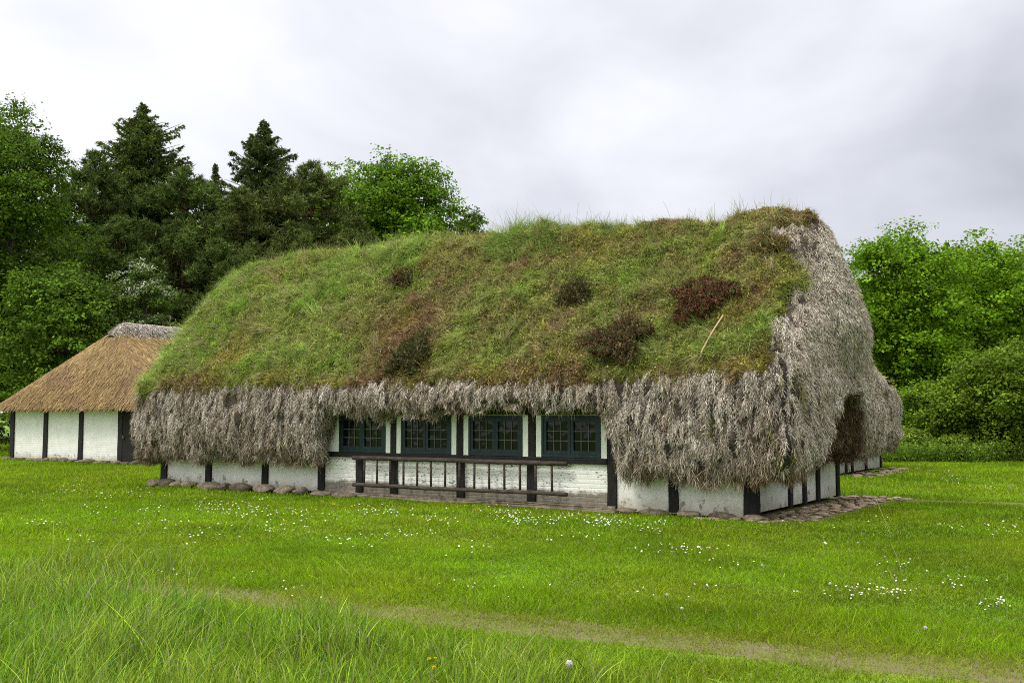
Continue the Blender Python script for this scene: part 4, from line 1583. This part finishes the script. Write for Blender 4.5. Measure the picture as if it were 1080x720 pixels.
pts = []
def cluster(px, py, wx, wy, n):
    for _ in range(n):
        p = on_ground(random.gauss(px, wx), random.gauss(py, wy))
        pts.append(p[:2])
for _ in range(46):                                             # band along the wall
    px = random.uniform(150, 660)
    cluster(px, 531 + (px - 150) * .033 + random.uniform(0, 12), 11, 2.2, random.randint(3, 13))
for _ in range(16):
    px = random.uniform(20, 300)
    cluster(px, random.uniform(512, 560), 14, 3, random.randint(4, 14))
for _ in range(26):
    cluster(random.uniform(60, 1070), random.uniform(548, 640), 14, 3, random.randint(2, 7))
for px, py, wx, wy, n in ((935, 631, 14, 3, 34), (902, 629, 8, 4, 14), (1052, 645, 9, 3, 22), (1010, 618, 12, 4, 14), (950, 600, 16, 4, 14), (560, 553, 12, 3, 26), (690, 558, 12, 4, 30), (720, 585, 26, 3, 34), (430, 567, 14, 3, 14), (490, 585, 10, 3, 9), (545, 625, 18, 5, 7), (870, 632, 16, 4, 12), (1055, 560, 14, 5, 16), (1000, 508, 10, 2, 18), (1050, 516, 14, 3, 14), (945, 500, 8, 2, 8), (990, 500, 14, 3, 14), (300, 560, 20, 5, 26), (200, 566, 20, 5, 18), (370, 577, 14, 4, 12)):
    cluster(px, py, wx, wy, n)
pts = np.array(pts)
pts = pts[~keep_off(pts[:, 0], pts[:, 1])]
n = len(pts)
P = np.concatenate([pts, rng.uniform(.06, .095, (n, 1))], 1)
Nn = unit(np.array([0, -.35, 1.0]) + rng.normal(0, .35, (n, 3)))
rad = np.where(P[:, 1] > 12, rng.uniform(.009, .016, n), rng.uniform(.008, .012, n))
pd = disc(P, Nn, rad, np.tile([.80, .80, .78], (n, 1)))
cd = disc(P + Nn * .003, Nn, rad * .33, np.tile([.62, .42, .03], (n, 1)))
S0 = P.copy(); S0[:, 2] = 0
sd = strips(S0, unit(P - S0), np.zeros((n, 3)), P[:, 2], np.full(n, .003), np.tile([1.0, 0, 0], (n, 1)), np.tile([.08, .15, .03], (n, 1)), np.tile([.08, .15, .03], (n, 1)), 1, .8)
V, F, C = join([pd, cd, sd])
tag(quads('daisies', V, F, M_PETAL, C), 'scattered white daisies dotting the lawn', 'daisies', None, 'stuff')


def flower_mesh(name, clock, h):
    parts = []
    q = np.array([[0, 0, 0.0]])
    parts.append(strips(q, np.array([[.1, 0, 1.0]]), np.zeros((1, 3)), [h], [.006], np.array([[1.0, 0, 0]]), np.array([[.15, .12, .06]]), np.array([[.14, .16, .06]]), 2, .9))
    parts.append(strips(q, np.array([[.1, 0, 1.0]]), np.zeros((1, 3)), [h], [.006], np.array([[0, 1.0, 0]]), np.array([[.15, .12, .06]]), np.array([[.14, .16, .06]]), 2, .9))
    c = np.array([.1 * h, 0, h])
    n = 260 if clock else 60
    D = unit(rng.normal(0, 1, (n, 3)) + (np.array([0, 0, .15]) if clock else np.array([0, 0, 1.1])))
    rad = (.019 if clock else .021) * rng.uniform(.85, 1.1, n)
    col = np.tile([.62, .61, .57] if clock else [.80, .64, .02], (n, 1)) * rng.uniform(.85, 1.1, (n, 1))
    parts.append(strips(np.tile(c, (n, 1)), D, np.zeros((n, 3)), np.full(n, 1.0) * rad, np.full(n, .0015 if clock else .008), unit(np.cross(D, rng.normal(0, 1, (n, 3)))), col, col, 1, .9))
    if clock:
        parts.append(leaf_quads(c + D * np.reshape(rad, (-1, 1)), D, np.full(n, .0065), col, .8))
    V, F, C = join(parts)
    o = quads(name, V, F, M_PETAL, C)
    me = o.data
    bpy.data.objects.remove(o)
    return me


dm, tall, cmh = flower_mesh('dandelion', False, .085), flower_mesh('dandelion', False, .70), flower_mesh('dandelion_clock', True, .17)
YL = [(216, 528), (227, 535), (240, 534), (246, 532), (283, 536), (353, 535), (371, 537), (351, 534), (491, 536), (500, 541), (505, 540), (527, 544), (533, 547), (524, 535), (601, 548), (612, 546), (620, 547), (635, 549), (455, 697), (459, 699), (460, 706), (313, 545), (300, 553), (182, 508)]
for px, py in YL:
    p = on_ground(px, py + 2) if py < 600 else on_ground(px, py, .33) * np.array([1, 1, 0])
    o = bpy.data.objects.new('dandelion', dm)
    COL.objects.link(o)
    near = py > 600
    if near: o.data = tall
    o.location = p
    sc_ = .95 if not near else .5
    o.scale = (sc_, sc_, sc_)
    o.rotation_euler = (0, 0, random.uniform(0, 6))
    tag(o, 'yellow flower in the long grass at the bottom of the picture' if near else 'yellow dandelion blooming in the lawn before the farmhouse', 'dandelion', 'yellow flowers in the long grass' if near else 'yellow dandelions on the lawn')
CL = [(598, 699, 1.5, 'large white dandelion clock low in the foreground by the track'), (705, 627, .9, 'dandelion clock in the lawn on a short stalk, left of centre right'), (874, 615, .9, 'dandelion clock right of the gable corner in mid lawn'),
      (804, 596, .8, 'dandelion clock before the right corner of the farmhouse'), (977, 662, .9, 'dandelion clock alone near the bottom right of the lawn'), (904, 572, .7, 'small dandelion clock in the lawn right of the paving'), (500, 619, .7, 'dandelion clock in the middle of the lawn below the ladder'), (720, 641, .9, 'dandelion clock nearest the track right of the foreground clock')]
for px, py, s_, lab in CL:
    d = ray(px, py)
    zt = .17 * s_ * .8
    p = on_ground(px, py, zt)
    o = bpy.data.objects.new('dandelion_clock', cmh)
    COL.objects.link(o)
    o.location = (p[0], p[1], 0)
    o.scale = (s_ * .8, s_ * .8, s_ * .8)
    o.rotation_euler = (0, 0, random.uniform(0, 6))
    tag(o, lab, 'dandelion clock', 'dandelion clocks in the grass')

# ------------------------------------------------------------------ sky and light
SUN_EL, SUN_AZ = 55.0, -40.0                                     # azimuth from +Y towards +X, behind the cloud
world = bpy.data.worlds.new('World')
SC.world = world
world.use_nodes = True
nt = world.node_tree
N, Lk = nt.nodes, nt.links
bg = N['Background']
sky = N.new('ShaderNodeTexSky')
sky.sky_type = 'NISHITA'
sky.sun_disc = False
sky.sun_elevation = R(SUN_EL)
sky.sun_rotation = R(SUN_AZ)
tc = N.new('ShaderNodeTexCoord')
sx = N.new('ShaderNodeSeparateXYZ')
Lk.new(tc.outputs['Generated'], sx.inputs[0])


def wmath(op, a, b=None, c=None):
    q = N.new('ShaderNodeMath')
    q.operation = op
    for k, s in enumerate((a, b, c)):
        if s is None: continue
        if isinstance(s, (int, float)): q.inputs[k].default_value = s
        else: Lk.new(s, q.inputs[k])
    return q.outputs[0]


zc = wmath('MAXIMUM', sx.outputs['Z'], 0.0)
mp = N.new('ShaderNodeMapping')
mp.inputs['Scale'].default_value = (1, 1, 1.9)
Lk.new(tc.outputs['Generated'], mp.inputs['Vector'])


def wnoise(scale, detail, loc=0.0):
    n = N.new('ShaderNodeTexNoise')
    n.inputs['Scale'].default_value = scale
    n.inputs['Detail'].default_value = detail
    n.inputs['Roughness'].default_value = .5
    n.inputs['Distortion'].default_value = .4
    m2 = N.new('ShaderNodeVectorMath')
    m2.operation = 'ADD'
    m2.inputs[1].default_value = (loc, loc * .7, 0)
    Lk.new(mp.outputs[0], m2.inputs[0])
    Lk.new(m2.outputs[0], n.inputs['Vector'])
    return n.outputs['Fac']


c1 = wnoise(2.4, 5, 3.1)
c2 = wnoise(6.5, 4, 1.7)
cl = wmath('ADD', wmath('MULTIPLY', wmath('SUBTRACT', c1, .5), .95), wmath('MULTIPLY', wmath('SUBTRACT', c2, .5), .34))
# overcast: brighter overhead and towards the hidden sun on the left
lum = wmath('MULTIPLY_ADD', wmath('POWER', zc, 3.0), 3.1, .73)
lum = wmath('MULTIPLY_ADD', sx.outputs['X'], -.44, lum)
lum = wmath('ADD', lum, wmath('MULTIPLY', cl, .68))
lum = wmath('MAXIMUM', lum, .3)
tint = N.new('ShaderNodeMix')
tint.data_type = 'RGBA'
tint.inputs[6].default_value = (.905, .93, 1.05, 1)
tint.inputs[7].default_value = (1.0, .995, .985, 1)
fr = wmath('MINIMUM', wmath('MAXIMUM', wmath('SUBTRACT', lum, .40), 0.0), 1.0)
Lk.new(fr, tint.inputs[0])
vm = N.new('ShaderNodeVectorMath')
vm.operation = 'SCALE'
Lk.new(tint.outputs[2], vm.inputs[0])
Lk.new(wmath('MULTIPLY', lum, 10.0), vm.inputs['Scale'])
mx = N.new('ShaderNodeMix')
mx.data_type = 'RGBA'
mx.inputs[0].default_value = .93                                 # thin breaks let a little blue sky through
Lk.new(sky.outputs[0], mx.inputs[6])
Lk.new(vm.outputs[0], mx.inputs[7])
Lk.new(mx.outputs[2], bg.inputs['Color'])
bg.inputs['Strength'].default_value = .10

sd = bpy.data.lights.new('sun', 'SUN')
sd.energy = 1.5
sd.angle = R(12)
sd.color = (1.0, .94, .84)
so = bpy.data.objects.new('sun', sd)
COL.objects.link(so)
az = R(-115)                                                     # from the left and slightly behind the camera
el = R(SUN_EL)
dirv = Vector((math.sin(az) * math.cos(el), math.cos(az) * math.cos(el), math.sin(el)))
so.rotation_euler = dirv.to_track_quat('Z', 'Y').to_euler()
sky.sun_rotation = az
SC.view_settings.view_transform = 'Standard'
SC.view_settings.look = 'None'
SC.view_settings.exposure = 0.32
SC.view_settings.gamma = 1.0
SC.view_settings.use_curve_mapping = False
SC.render.engine = 'CYCLES'
SC.cycles.use_denoising = False
SC.cycles.pixel_filter_type = 'BLACKMAN_HARRIS'
SC.cycles.filter_width = 1.05
SC.cycles.max_bounces = 6
SC.cycles.transparent_max_bounces = 8
